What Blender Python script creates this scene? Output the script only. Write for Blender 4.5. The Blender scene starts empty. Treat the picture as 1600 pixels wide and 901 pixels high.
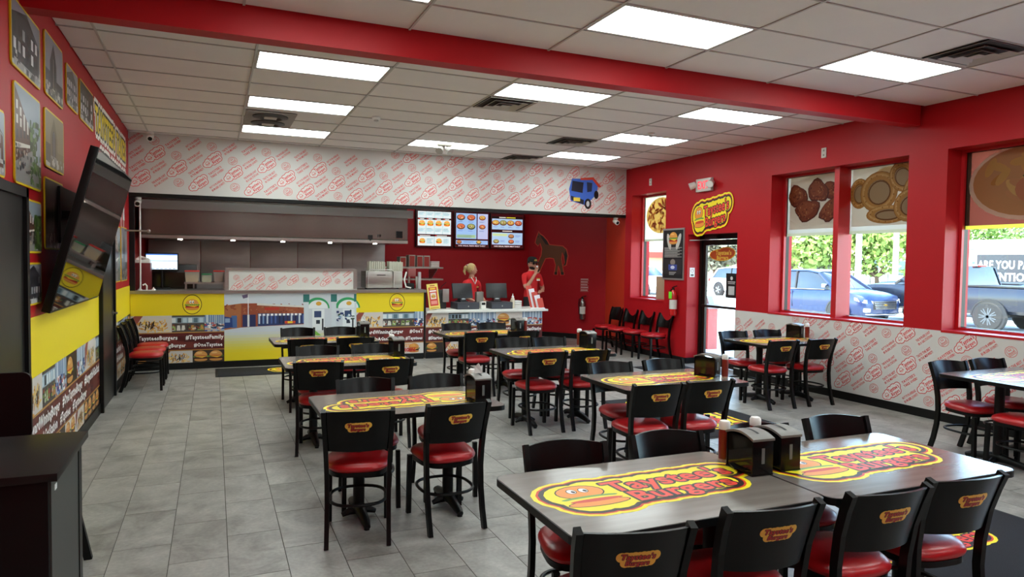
import bpy, bmesh, math, random
import numpy as np
from mathutils import Vector, Matrix

S = bpy.context.scene
COL = S.collection
random.seed(7)
RNG = np.random.default_rng(7)
PI = math.pi

# ------------------------------------------------------------------ camera
CAM_Z = 1.7
F_PX = 1078.41
yaw, pitch, roll = (math.radians(a) for a in (23.3973, 2.2196, 0.77259))
fw = Vector((math.sin(yaw) * math.cos(pitch), math.cos(yaw) * math.cos(pitch), -math.sin(pitch)))
rt = Vector((math.cos(yaw), -math.sin(yaw), 0))
up = rt.cross(fw)
r2 = math.cos(roll) * rt + math.sin(roll) * up
u2 = -math.sin(roll) * rt + math.cos(roll) * up
cam_data = bpy.data.cameras.new('camera')
cam = bpy.data.objects.new('camera', cam_data)
COL.objects.link(cam)
cam.matrix_world = Matrix(((r2.x, u2.x, -fw.x, 0), (r2.y, u2.y, -fw.y, 0), (r2.z, u2.z, -fw.z, CAM_Z), (0, 0, 0, 1)))
cam_data.sensor_fit = 'HORIZONTAL'
cam_data.sensor_width = 36
cam_data.lens = F_PX / 1600 * 36
cam_data.clip_start = 0.05
cam_data.clip_end = 400
S.camera = cam

# ------------------------------------------------------------------ world, sun, exposure
PANEL_STRENGTH = 11.0
SKY_STRENGTH = 1.7
SUN_STRENGTH = 19.0
S.view_settings.view_transform = 'Standard'
S.view_settings.look = 'None'
S.view_settings.exposure = 0.32
S.view_settings.gamma = 1.0
S.view_settings.use_curve_mapping = False
world = bpy.data.worlds.new('world')
S.world = world
world.use_nodes = True
wn = world.node_tree.nodes
wl = world.node_tree.links
wn.clear()
wo = wn.new('ShaderNodeOutputWorld')
wb = wn.new('ShaderNodeBackground')
ws = wn.new('ShaderNodeTexSky')
ws.sky_type = 'NISHITA'
ws.sun_disc = False
ws.sun_elevation = math.radians(52)
ws.sun_rotation = math.radians(-100)
wb.inputs['Strength'].default_value = SKY_STRENGTH
wl.new(ws.outputs[0], wb.inputs[0])
wl.new(wb.outputs[0], wo.inputs[0])
sun_data = bpy.data.lights.new('sun', 'SUN')
sun_data.energy = SUN_STRENGTH
sun_data.angle = math.radians(0.6)
sun_data.color = (1, 0.95, 0.87)
sun = bpy.data.objects.new('sun', sun_data)
COL.objects.link(sun)
sun.rotation_euler = Vector((0.62, 0.10, -0.95)).to_track_quat('-Z', 'Y').to_euler()
sun.location = (0, 0, 20)

# ------------------------------------------------------------------ helpers
def lin(c):
    if isinstance(c, str):
        c = c.lstrip('#')
        c = tuple(int(c[i:i + 2], 16) / 255 for i in (0, 2, 4))
    return tuple((x / 12.92 if x <= 0.04045 else ((x + 0.055) / 1.055) ** 2.4) for x in c[:3])

MATS = {}

def mat(name, col, rough=0.5, metal=0.0, spec=0.5, noise=0.0, nscale=8.0, bump=0.0, bscale=60.0, emit=0.0, coat=0.0, stretch=None, rand=0.0, alpha=None, trans=0.0):
    if name in MATS:
        return MATS[name]
    m = bpy.data.materials.new(name)
    m.use_nodes = True
    nt = m.node_tree
    b = nt.nodes['Principled BSDF']
    c = lin(col) + (1,)
    b.inputs['Base Color'].default_value = c
    b.inputs['Roughness'].default_value = rough
    b.inputs['Metallic'].default_value = metal
    b.inputs['Specular IOR Level'].default_value = spec
    b.inputs['Coat Weight'].default_value = coat
    b.inputs['Coat Roughness'].default_value = 0.15
    if trans:
        b.inputs['Transmission Weight'].default_value = trans
    if alpha is not None:
        b.inputs['Alpha'].default_value = alpha
    if emit:
        b.inputs['Emission Color'].default_value = c
        b.inputs['Emission Strength'].default_value = emit
    tc = None
    if noise or bump:
        tc = nt.nodes.new('ShaderNodeTexCoord')
        mp = nt.nodes.new('ShaderNodeMapping')
        nt.links.new(tc.outputs['Object'], mp.inputs[0])
        if stretch:
            mp.inputs['Scale'].default_value = stretch
    if noise or rand:
        fac = None
        if noise:
            n = nt.nodes.new('ShaderNodeTexNoise')
            n.inputs['Scale'].default_value = nscale
            n.inputs['Detail'].default_value = 5
            nt.links.new(mp.outputs[0], n.inputs['Vector'])
            mr = nt.nodes.new('ShaderNodeMapRange')
            mr.inputs['From Min'].default_value = 0.25
            mr.inputs['From Max'].default_value = 0.75
            mr.inputs['To Min'].default_value = 1 - noise
            mr.inputs['To Max'].default_value = 1 + noise
            nt.links.new(n.outputs['Fac'], mr.inputs['Value'])
            fac = mr.outputs[0]
        if rand:
            oi = nt.nodes.new('ShaderNodeObjectInfo')
            mr2 = nt.nodes.new('ShaderNodeMapRange')
            mr2.inputs['To Min'].default_value = 1 - rand
            mr2.inputs['To Max'].default_value = 1 + rand
            nt.links.new(oi.outputs['Random'], mr2.inputs['Value'])
            if fac is None:
                fac = mr2.outputs[0]
            else:
                mu = nt.nodes.new('ShaderNodeMath')
                mu.operation = 'MULTIPLY'
                nt.links.new(fac, mu.inputs[0])
                nt.links.new(mr2.outputs[0], mu.inputs[1])
                fac = mu.outputs[0]
        vm = nt.nodes.new('ShaderNodeVectorMath')
        vm.operation = 'SCALE'
        vm.inputs[0].default_value = c[:3]
        nt.links.new(fac, vm.inputs['Scale'])
        nt.links.new(vm.outputs[0], b.inputs['Base Color'])
    if bump:
        n2 = nt.nodes.new('ShaderNodeTexNoise')
        n2.inputs['Scale'].default_value = bscale
        n2.inputs['Detail'].default_value = 4
        nt.links.new(mp.outputs[0], n2.inputs['Vector'])
        bp = nt.nodes.new('ShaderNodeBump')
        bp.inputs['Strength'].default_value = bump
        bp.inputs['Distance'].default_value = 0.01
        nt.links.new(n2.outputs['Fac'], bp.inputs['Height'])
        nt.links.new(bp.outputs[0], b.inputs['Normal'])
    MATS[name] = m
    return m

def print_mat(name, rough=0.45, emit=0.0, trans=0.0):
    """colours come from the flat print's own colour attribute"""
    if name in MATS:
        return MATS[name]
    m = bpy.data.materials.new(name)
    m.use_nodes = True
    nt = m.node_tree
    b = nt.nodes['Principled BSDF']
    a = nt.nodes.new('ShaderNodeAttribute')
    a.attribute_name = 'ink'
    nt.links.new(a.outputs['Color'], b.inputs['Base Color'])
    b.inputs['Roughness'].default_value = rough
    if emit:
        nt.links.new(a.outputs['Color'], b.inputs['Emission Color'])
        b.inputs['Emission Strength'].default_value = emit
    if trans:
        tr = nt.nodes.new('ShaderNodeBsdfTranslucent')
        nt.links.new(a.outputs['Color'], tr.inputs['Color'])
        mx = nt.nodes.new('ShaderNodeMixShader')
        mx.inputs[0].default_value = trans
        nt.links.new(b.outputs[0], mx.inputs[1])
        nt.links.new(tr.outputs[0], mx.inputs[2])
        nt.links.new(mx.outputs[0], nt.nodes['Material Output'].inputs[0])
    MATS[name] = m
    return m

def glass_mat(name, tint='#f4faf8', refl=0.08):
    if name in MATS:
        return MATS[name]
    m = bpy.data.materials.new(name)
    m.use_nodes = True
    nt = m.node_tree
    nt.nodes.remove(nt.nodes['Principled BSDF'])
    t = nt.nodes.new('ShaderNodeBsdfTransparent')
    t.inputs[0].default_value = lin(tint) + (1,)
    g = nt.nodes.new('ShaderNodeBsdfGlossy')
    g.inputs['Roughness'].default_value = 0.02
    lw = nt.nodes.new('ShaderNodeLayerWeight')
    lw.inputs['Blend'].default_value = 0.5
    pw = nt.nodes.new('ShaderNodeMath'); pw.operation = 'POWER'; pw.inputs[1].default_value = 5
    nt.links.new(lw.outputs['Facing'], pw.inputs[0])
    ma = nt.nodes.new('ShaderNodeMath'); ma.operation = 'MULTIPLY_ADD'; ma.inputs[1].default_value = .8; ma.inputs[2].default_value = .03
    nt.links.new(pw.outputs[0], ma.inputs[0])
    mx = nt.nodes.new('ShaderNodeMixShader')
    nt.links.new(ma.outputs[0], mx.inputs[0])
    nt.links.new(t.outputs[0], mx.inputs[1])
    nt.links.new(g.outputs[0], mx.inputs[2])
    nt.links.new(mx.outputs[0], nt.nodes['Material Output'].inputs[0])
    MATS[name] = m
    return m

def props(o, label=None, cat=None, group=None, kind=None):
    if label: o['label'] = label
    if cat: o['category'] = cat
    if group: o['group'] = group
    if kind: o['kind'] = kind
    return o

def empty(name, loc=(0, 0, 0), rz=0.0, label=None, cat=None, group=None, kind=None):
    o = bpy.data.objects.new(name, None)
    COL.objects.link(o)
    o.location = loc
    o.rotation_euler = (0, 0, rz)
    o.empty_display_size = 0.1
    return props(o, label, cat, group, kind)

class MB:
    """collects shapes that become ONE mesh object"""
    def __init__(s):
        s.v = []; s.f = []; s.m = []; s.cur = 0
    def add(s, vs, fs):
        n = len(s.v)
        s.v += [tuple(p) for p in vs]
        s.f += [tuple(i + n for i in f) for f in fs]
        s.m += [s.cur] * len(fs)
        return s
    def box(s, x0, x1, y0, y1, z0, z1):
        vs = [(x, y, z) for z in (z0, z1) for y in (y0, y1) for x in (x0, x1)]
        return s.add(vs, [(0, 2, 3, 1), (4, 5, 7, 6), (0, 1, 5, 4), (2, 6, 7, 3), (0, 4, 6, 2), (1, 3, 7, 5)])
    def cbox(s, x0, x1, y0, y1, z0, z1, b=0.005):
        """box with chamfered edges"""
        bm = bmesh.new()
        bmesh.ops.create_cube(bm, size=1)
        for v in bm.verts:
            v.co = Vector(((x0 + x1) / 2 + v.co.x * (x1 - x0), (y0 + y1) / 2 + v.co.y * (y1 - y0), (z0 + z1) / 2 + v.co.z * (z1 - z0)))
        bmesh.ops.bevel(bm, geom=bm.edges[:], offset=b, segments=2, affect='EDGES', profile=0.6)
        s.bm(bm)
        return s
    def bm(s, bm, mtx=None):
        bm.verts.index_update()
        s.add([(mtx @ v.co if mtx else v.co) for v in bm.verts], [[v.index for v in f.verts] for f in bm.faces])
        bm.free()
        return s
    def quad(s, a, b, c, d):
        return s.add([a, b, c, d], [(0, 1, 2, 3)])
    def cyl(s, p0, p1, r0, r1=None, n=14, cap=True):
        r1 = r0 if r1 is None else r1
        p0 = Vector(p0); p1 = Vector(p1)
        d = (p1 - p0).normalized()
        a = d.orthogonal().normalized(); b = d.cross(a)
        vs = []
        for p, r in ((p0, r0), (p1, r1)):
            for i in range(n):
                t = 2 * PI * i / n
                vs.append(p + (a * math.cos(t) + b * math.sin(t)) * r)
        fs = [(i, (i + 1) % n, n + (i + 1) % n, n + i) for i in range(n)]
        if cap:
            fs += [tuple(range(n - 1, -1, -1)), tuple(range(n, 2 * n))]
        return s.add(vs, fs)
    def tube(s, pts, r, n=8, closed=False, cap=True):
        """r: number, list, or (w, d) for a rectangular section"""
        P = [Vector(p) for p in pts]
        k = len(P)
        vs = []
        prev = None
        for i, p in enumerate(P):
            if closed:
                t = (P[(i + 1) % k] - P[i - 1]).normalized()
            else:
                t = (P[min(i + 1, k - 1)] - P[max(i - 1, 0)]).normalized()
            if prev is None:
                a = t.orthogonal().normalized()
                if abs(t.z) > 0.7:
                    a = Vector((1, 0, 0)); a = (a - t * a.dot(t)).normalized()
                elif abs(t.z) < 0.7:
                    a = Vector((0, 0, 1)); a = (a - t * a.dot(t)).normalized()
            else:
                a = (prev - t * prev.dot(t)).normalized()
            prev = a
            b = t.cross(a)
            if isinstance(r, tuple):
                w, d = r
                for sx, sy in ((1, 1), (-1, 1), (-1, -1), (1, -1)):
                    vs.append(p + a * (sx * w / 2) + b * (sy * d / 2))
            else:
                rr = r[i] if isinstance(r, list) else r
                for j in range(n):
                    q = 2 * PI * j / n
                    vs.append(p + (a * math.cos(q) + b * math.sin(q)) * rr)
        m = 4 if isinstance(r, tuple) else n
        fs = []
        for i in range(k if closed else k - 1):
            o0 = i * m; o1 = ((i + 1) % k) * m
            for j in range(m):
                fs.append((o0 + j, o0 + (j + 1) % m, o1 + (j + 1) % m, o1 + j))
        if cap and not closed:
            fs += [tuple(range(m - 1, -1, -1)), tuple(range((k - 1) * m, k * m))]
        return s.add(vs, fs)
    def lathe(s, prof, c=(0, 0, 0), n=16, sx=1, sy=1):
        vs = []; fs = []
        for r, z in prof:
            for j in range(n):
                q = 2 * PI * j / n
                vs.append((c[0] + r * math.cos(q) * sx, c[1] + r * math.sin(q) * sy, c[2] + z))
        for i in range(len(prof) - 1):
            for j in range(n):
                fs.append((i * n + j, i * n + (j + 1) % n, (i + 1) * n + (j + 1) % n, (i + 1) * n + j))
        fs += [tuple(range(n - 1, -1, -1)), tuple(range((len(prof) - 1) * n, len(prof) * n))]
        return s.add(vs, fs)
    def prism(s, poly, a, b, axis='z'):
        """poly of 2D points extruded from a to b; axis x: (y,z), y: (x,z), z: (x,y)"""
        n = len(poly)
        def P(p, h):
            return {'x': (h, p[0], p[1]), 'y': (p[0], h, p[1]), 'z': (p[0], p[1], h)}[axis]
        vs = [P(p, a) for p in poly] + [P(p, b) for p in poly]
        fs = [(i, (i + 1) % n, n + (i + 1) % n, n + i) for i in range(n)] + [tuple(range(n - 1, -1, -1)), tuple(range(n, 2 * n))]
        return s.add(vs, fs)
    def sph(s, c, rx, ry=None, rz=None, n=14, m=9):
        ry = rx if ry is None else ry; rz = rx if rz is None else rz
        vs = [(c[0], c[1], c[2] - rz)]
        for i in range(1, m):
            t = -PI / 2 + PI * i / m
            for j in range(n):
                q = 2 * PI * j / n
                vs.append((c[0] + rx * math.cos(t) * math.cos(q), c[1] + ry * math.cos(t) * math.sin(q), c[2] + rz * math.sin(t)))
        vs.append((c[0], c[1], c[2] + rz))
        L = len(vs) - 1
        fs = [(0, 1 + (j + 1) % n, 1 + j) for j in range(n)]
        for i in range(m - 2):
            for j in range(n):
                fs.append((1 + i * n + j, 1 + i * n + (j + 1) % n, 1 + (i + 1) * n + (j + 1) % n, 1 + (i + 1) * n + j))
        o = 1 + (m - 2) * n
        fs += [(L, o + j, o + (j + 1) % n) for j in range(n)]
        return s.add(vs, fs)
    def xf(s, mtx):
        s.v = [tuple(mtx @ Vector(p)) for p in s.v]
        return s
    def mesh(s, name, mats, smooth=True, fix=True):
        me = bpy.data.meshes.new(name)
        me.from_pydata(s.v, [], s.f)
        if not isinstance(mats, (list, tuple)):
            mats = [mats]
        for m in mats:
            me.materials.append(m)
        if len(mats) > 1:
            me.polygons.foreach_set('material_index', s.m)
        if fix:
            bm = bmesh.new(); bm.from_mesh(me)
            bmesh.ops.recalc_face_normals(bm, faces=bm.faces[:])
            bm.to_mesh(me); bm.free()
        if smooth:
            me.polygons.foreach_set('use_smooth', [True] * len(me.polygons))
            me.set_sharp_from_angle(angle=0.65)
        me.update()
        return me
    def build(s, name, mats, parent=None, smooth=True, loc=None, **kw):
        o = bpy.data.objects.new(name, s.mesh(name, mats, smooth))
        COL.objects.link(o)
        if parent: o.parent = parent
        if loc: o.location = loc
        return props(o, **kw)

def copy_tree(o, parent=None):
    c = o.copy()
    COL.objects.link(c)
    c.parent = parent
    for ch in list(o.children):
        copy_tree(ch, c)
    return c

# ------------------------------------------------------------------ flat print: polygons with an ink colour, layered by a hair
TXT = {}

def text2d(s, bold=0.0, shear=0.0, res=2):
    """outline font text as triangles, height 1 (cap), centred at its middle"""
    k = (s, bold, shear, res)
    if k in TXT:
        return TXT[k]
    cu = bpy.data.curves.new('t', 'FONT')
    cu.body = s
    cu.resolution_u = max(1, res)
    cu.offset = bold
    cu.shear = shear
    cu.space_character = 1 + bold * 2.2
    cu.fill_mode = 'FRONT'
    ob = bpy.data.objects.new('t', cu)
    COL.objects.link(ob)
    dg = bpy.context.evaluated_depsgraph_get()
    me = ob.evaluated_get(dg).to_mesh()
    n = len(me.vertices)
    co = np.zeros(n * 3, dtype=np.float64)
    me.vertices.foreach_get('co', co)
    co = co.reshape(-1, 3)[:, :2].copy()
    fs = [tuple(p.vertices) for p in me.polygons]
    ob.evaluated_get(dg).to_mesh_clear()
    bpy.data.objects.remove(ob)
    bpy.data.curves.remove(cu)
    if n:
        x0, x1 = co[:, 0].min(), co[:, 0].max()
        co[:, 0] -= (x0 + x1) / 2
        co[:, 1] -= 0.34
        co /= 0.70
    TXT[k] = (co, fs, (co[:, 0].max() - co[:, 0].min()) if n else 0)
    return TXT[k]

class Canvas:
    def __init__(s, dz=0.0003):
        s.v = []; s.f = []; s.c = []; s.n = 0; s.layer = 0; s.dz = min(dz, 2.2e-5); s.clip = None
    def up(s, k=1):
        s.layer += k
        return s
    def raw(s, co, fs, col):
        co = np.asarray(co, dtype=np.float64)
        if s.clip is not None:
            x0, x1, y0, y1 = s.clip
            co = np.c_[np.clip(co[:, 0], x0, x1), np.clip(co[:, 1], y0, y1)]
        s.v.append(np.c_[co, np.full(len(co), s.layer * s.dz)])
        s.layer += 1
        n = s.n
        s.f += [tuple(i + n for i in f) for f in fs]
        s.c += [lin(col)] * len(fs)
        s.n += len(co)
        return s
    def poly(s, pts, col):
        return s.raw(pts, [tuple(range(len(pts)))], col)
    def rect(s, x0, x1, y0, y1, col):
        return s.poly([(x0, y0), (x1, y0), (x1, y1), (x0, y1)], col)
    def ell(s, x, y, rx, ry=None, col='#fff', n=20, rot=0, a0=0, a1=2 * PI):
        ry = rx if ry is None else ry
        full = abs(a1 - a0 - 2 * PI) < 1e-6
        t = np.linspace(a0, a1, n, endpoint=not full)
        X = rx * np.cos(t); Y = ry * np.sin(t)
        c, q = math.cos(rot), math.sin(rot)
        return s.poly(np.c_[x + X * c - Y * q, y + X * q + Y * c], col)
    def line(s, x0, y0, x1, y1, w, col):
        dx, dy = x1 - x0, y1 - y0
        L = math.hypot(dx, dy) or 1
        nx, ny = -dy / L * w / 2, dx / L * w / 2
        return s.poly([(x0 + nx, y0 + ny), (x1 + nx, y1 + ny), (x1 - nx, y1 - ny), (x0 - nx, y0 - ny)], col)
    def ring(s, x, y, r, w, col, n=20, ry=None, rot=0):
        ry = r if ry is None else ry
        t = np.arange(n) * 2 * PI / n
        def P(a, b):
            X = a * np.cos(t); Y = b * np.sin(t)
            return np.c_[x + X * math.cos(rot) - Y * math.sin(rot), y + X * math.sin(rot) + Y * math.cos(rot)]
        co = np.r_[P(r, ry), P(r - w, ry - w)]
        return s.raw(co, [(i, (i + 1) % n, n + (i + 1) % n, n + i) for i in range(n)], col)
    def text(s, t, x, y, h, col, rot=0, bold=0.0, shear=0.0, width=None, fat=0.0, nf=8, res=2, align='c'):
        co, fs, w = text2d(t, bold, shear, res)
        if not len(co):
            return s
        sx = h
        if width: sx = width / w
        c, q = math.cos(rot), math.sin(rot)
        X = co[:, 0] * sx; Y = co[:, 1] * h
        if align == 'l': X = X + w * sx / 2
        base = np.c_[x + X * c - Y * q, y + X * q + Y * c]
        if fat:
            for k in range(nf):
                a = 2 * PI * k / nf
                s.raw(base + [fat * math.cos(a), fat * math.sin(a)], fs, col)
        else:
            s.raw(base, fs, col)
        return s
    def build(s, name, mtl, parent=None, mtx=None, loc=None, **kw):
        me = bpy.data.meshes.new(name)
        v = np.concatenate(s.v)
        if mtx is not None:
            M = np.array(mtx)
            v = v @ M[:3, :3].T + M[:3, 3]
        me.from_pydata(v.tolist(), [], s.f)
        at = me.attributes.new('ink', 'FLOAT_COLOR', 'FACE')
        arr = np.ones((len(s.f), 4), dtype=np.float32)
        arr[:, :3] = np.array(s.c, dtype=np.float32)
        at.data.foreach_set('color', arr.ravel())
        me.materials.append(mtl)
        me.update()
        o = bpy.data.objects.new(name, me)
        COL.objects.link(o)
        if parent: o.parent = parent
        if loc: o.location = loc
        return props(o, **kw)

def frame_of(o, u, v):
    """matrix that takes print (x, y, layer) to origin o + x u + y v + layer along u x v"""
    o = Vector(o); u = Vector(u); v = Vector(v); n = u.cross(v)
    return Matrix(((u.x, v.x, n.x, o.x), (u.y, v.y, n.y, o.y), (u.z, v.z, n.z, o.z), (0, 0, 0, 1)))

PRINT = print_mat('printed_vinyl', 0.4)
PAPER = print_mat('printed_paper', 0.6)

# ------------------------------------------------------------------ print motifs
RED = '#d8232a'; YEL = '#f4dc1e'; BLK = '#17110f'

def burger(c, x, y, s, face=False, outline=True):
    """stacked burger, s = width"""
    h = s
    if outline:
        c.ell(x, y + .18 * h, .53 * s, .40 * h, BLK, 18)
        c.rect(x - .53 * s, x + .53 * s, y - .40 * h, y + .12 * h, BLK)
    c.up()
    c.ell(x, y - .30 * h, .47 * s, .11 * h, '#d98a3c', 14)
    c.rect(x - .47 * s, x + .47 * s, y - .30 * h, y - .18 * h, '#e09a48')
    c.up()
    c.rect(x - .50 * s, x + .50 * s, y - .22 * h, y - .10 * h, '#c8341f')
    c.up()
    c.rect(x - .48 * s, x + .48 * s, y - .13 * h, y - .03 * h, '#5a2c18')
    c.poly([(x - .5 * s, y - .02 * h), (x + .5 * s, y - .02 * h), (x + .15 * s, y - .16 * h)], '#f2c42c')
    c.up()
    n = 7
    for i in range(n):
        c.ell(x - .46 * s + .92 * s * i / (n - 1), y + .02 * h, .09 * s, .06 * h, '#6f9b3a', 8)
    c.up()
    c.ell(x, y + .08 * h, .48 * s, .40 * h, '#e39a45', 16, a0=0, a1=PI)
    c.up()
    c.ell(x - .1 * s, y + .32 * h, .22 * s, .06 * h, '#f0b866', 10)
    if face:
        c.up()
        for dx in (-.12, .06):
            c.ell(x + dx * s, y + .25 * h, .075 * s, .12 * h, '#ffffff', 12)
        c.up()
        for dx in (-.10, .08):
            c.ell(x + dx * s, y + .23 * h, .035 * s, .075 * h, '#111111', 10)
    return c

def brand_logo(c, w, eyes=True, small=False):
    """the two-line name with a burger at its side, inside a scalloped outline; w = overall width, centred at the origin"""
    k = w / 10.0
    blobs = []
    if not small:
        blobs += [(-3.6, .25, 1.05), (-3.3, -.6, 1.0), (-2.5, -.8, .8), (-2.6, .6, .9)]
    for i, x in enumerate(np.linspace(-1.9 if not small else -3.9, 4.0, 9)):
        blobs.append((x, .78 + .07 * (i % 2) + .05 * x * .6, .62))
    for i, x in enumerate(np.linspace(-1.6 if not small else -2.9, 3.0, 8)):
        blobs.append((x, -.62 + .06 * (i % 2) + .05 * x * .6, .58))
    for i in range(6):
        blobs.append((-1.8 + i * .9, .1, .6))
    def lay(extra, col):
        c.up()
        for x, y, r in blobs:
            c.ell(x * k, y * k, (r + extra) * k, None, col, 18)
    if small:
        lay(.62, '#f2c24a')
        for fat, col in ((.16, '#3a0a0a'), (0, '#c02a22')):
            c.up()
            c.text("Taystee's", 0, .78 * k, 1.30 * k, col, bold=.02, shear=.15, width=8.0 * k, res=2, fat=fat * k, nf=6)
            c.text("Burgers", -.1 * k, -.78 * k, 1.10 * k, col, bold=.02, shear=.15, width=5.6 * k, res=2, fat=fat * k, nf=6)
        return c
    lay(.72, '#f6e21c'); lay(.52, '#d8391f'); lay(.42, '#2a1512'); lay(.20, '#f6e21c')
    c.up()
    burger_logo(c, -3.25 * k, -.1 * k, 1.9 * k, eyes)
    c.up()
    for fat, col in ((.11, BLK), (0, '#ec4433')):
        c.up()
        for t, x, y, h, wd in (("Taystee's", 1.15, .74, 1.22, 6.3), ("Burgers", 1.0, -.66, 1.12, 5.0)):
            c.text(t, x * k, y * k, h * k, col, rot=.05, bold=.026, width=wd * k, fat=fat * k, nf=10, res=3)
    return c

def burger_logo(c, x, y, s, eyes=True):
    """the emblem: bun over lettuce, cheese, patty and a long lower bun"""
    c.up(); c.ell(x, y + .32 * s, .56 * s, .43 * s, BLK, 20)
    c.ell(x + .1 * s, y - .42 * s, .72 * s, .2 * s, BLK, 18)
    c.up(); c.ell(x, y + .32 * s, .53 * s, .40 * s, '#f0953a', 20)
    c.ell(x + .1 * s, y - .42 * s, .69 * s, .17 * s, '#f0953a', 18)
    c.up(); c.ell(x + .05 * s, y - .06 * s, .66 * s, .10 * s, '#6da246', 16)
    c.up(); c.ell(x + .06 * s, y - .14 * s, .62 * s, .08 * s, '#f7dc3c', 16)
    c.ell(x + .12 * s, y - .25 * s, .62 * s, .09 * s, '#d8452c', 16)
    if eyes:
        c.up()
        for dx in (-.16, .12):
            c.ell(x + dx * s, y + .40 * s, .115 * s, .15 * s, BLK, 14)
        c.up()
        for dx in (-.16, .12):
            c.ell(x + dx * s, y + .40 * s, .095 * s, .13 * s, '#ffffff', 14)
        c.up()
        for dx in (-.13, .15):
            c.ell(x + dx * s, y + .37 * s, .045 * s, .075 * s, '#111111', 10)
    return c

SLOGANS = [("TASTE THE BEST", "IN THE MIDWEST!"), ("TAYSTEE'S", "TAKE OVER!"), ("NOT YOUR AVERAGE", "BURGER JOINT!"), ("THE BURGER JOINT", "IN A GAS STATION!")]

def motif_logo(c, x, y, w, rot):
    """red line logo of the wrapping-paper pattern"""
    q, p = math.cos(rot), math.sin(rot)
    def P(a, b): return x + (a * q - b * p) * w, y + (a * p + b * q) * w
    pts = [(-.42, .0, .13), (-.25, .05, .15), (-.05, .10, .15), (.15, .11, .16), (.36, .10, .14), (-.05, -.10, .13), (.12, -.11, .13), (.28, -.10, .13), (-.3, -.06, .14)]
    for e, col in ((.040, RED), (.010, '#dcd8d3')):
        c.up()
        for a, b, r in pts:
            X, Y = P(a, b); c.ell(X, Y, (r + e) * w, None, col, 12)
    c.up()
    X, Y = P(.12, .095); c.text("Taystee's", X, Y, .17 * w, RED, rot=rot, bold=.03, width=.62 * w, res=1)
    X, Y = P(.12, -.10); c.text("Burgers", X, Y, .15 * w, RED, rot=rot, bold=.03, width=.46 * w, res=1)
    X, Y = P(-.33, 0); c.ring(X, Y, .10 * w, .018 * w, RED, 12)
    X, Y = P(-.33, -.05); c.line(*P(-.44, -.03), *P(-.22, -.03), .025 * w, RED)
    return c

def motif_burger(c, x, y, w, rot):
    q, p = math.cos(rot), math.sin(rot)
    def P(a, b): return x + (a * q - b * p) * w, y + (a * p + b * q) * w
    c.ring(x, y, .5 * w, .035 * w, RED, 16, ry=.46 * w)
    X, Y = P(0, .12)
    c.ring(X, Y, .33 * w, .03 * w, RED, 14, ry=.22 * w, rot=rot)
    for d in (-.08, -.17, -.27):
        c.line(*P(-.33, d), *P(.33, d + .02), .035 * w, RED)
    for d in (-.09, .05):
        X, Y = P(d, .15); c.ell(X, Y, .04 * w, .07 * w, RED, 8, rot=rot)
    return c

def wrap_pattern(c, x0, x1, y0, y1, rot=math.radians(38), cell=.215, seed=1, holes=()):
    """diagonal red print on off-white paper"""
    rnd = random.Random(seed)
    q, p = math.cos(rot), math.sin(rot)
    R = math.hypot(x1 - x0, y1 - y0)
    cx, cy = (x0 + x1) / 2, (y0 + y1) / 2
    rows = int(R / (cell * .56)) + 2
    c.up(2)
    base = c.layer
    m = .035
    for j in range(-rows, rows):
        for i in range(-rows, rows):
            a = (i + .37 * (j % 3)) * cell * 1.0
            b = j * cell * .56
            x = cx + a * q - b * p; y = cy + a * p + b * q
            if not (x0 + m < x < x1 - m and y0 + m < y < y1 - m):
                continue
            if any(h[0] < x < h[1] and h[2] < y < h[3] for h in holes):
                continue
            c.layer = base
            k = (i + 2 * j) % 4
            c.clip = (x0, x1, y0, y1)
            if k == 0:
                motif_logo(c, x, y, cell * .98, rot)
            elif k == 2:
                motif_burger(c, x, y, cell * .46, rot)
            else:
                t = SLOGANS[(i * 3 + j * 5 + k) % 4]
                d = cell * .085
                c.text(t[0], x - p * d, y + q * d, cell * .105, RED, rot=rot, bold=.022, width=cell * .74, res=0)
                c.text(t[1], x + p * d, y - q * d, cell * .105, RED, rot=rot, bold=.022, width=cell * .74, res=0)
            c.clip = None
    c.layer = base + 60
    return c
# ================================================================== the room
XL, XR = -1.14, 7.40
YF, YH, YB = -2.2, 11.555, 14.55       # entrance-side wall, counter/soffit plane, kitchen wall
ZC = 3.517
XG = XR + 0.30                        # glass plane of the street windows

M_red = mat('red_wall_paint', '#b0161e', 0.44, spec=.24, noise=.03, nscale=2.0, bump=.02, bscale=150)
M_darkred = mat('deep_red_wall_paint', '#a3161f', 0.42, spec=.25, noise=.03, nscale=2.0)
M_black = mat('black_vinyl', '#0d0c0c', 0.45, spec=.3)
M_grout = mat('floor_grout', '#4f4b45', 0.9, noise=.15, nscale=6)
M_ctile = mat('ceiling_tile', '#e6e2dc', 0.9, bump=.25, bscale=180, noise=.02, nscale=3, rand=.015)
M_cgrid = mat('ceiling_grid_metal', '#bdb9b2', 0.55)
M_yel = mat('yellow_vinyl', '#e8cf18', 0.45)
M_bronze = mat('dark_bronze_aluminium', '#2a2320', 0.35, metal=.6)
M_glass = glass_mat('window_glass')
M_steel = mat('brushed_steel', '#b6b3ae', 0.32, metal=1.0, noise=.08, nscale=3, stretch=(1, 1, 12))
M_steel_dull = mat('kitchen_steel', '#aaa5a4', 0.36, metal=.5, noise=.12, nscale=1.6, stretch=(1, 1, 4))
M_white = mat('white_plastic', '#e9e7e2', 0.45)
M_panel = mat('lit_diffuser', '#f1fdfb', 0.5, emit=PANEL_STRENGTH)

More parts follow.
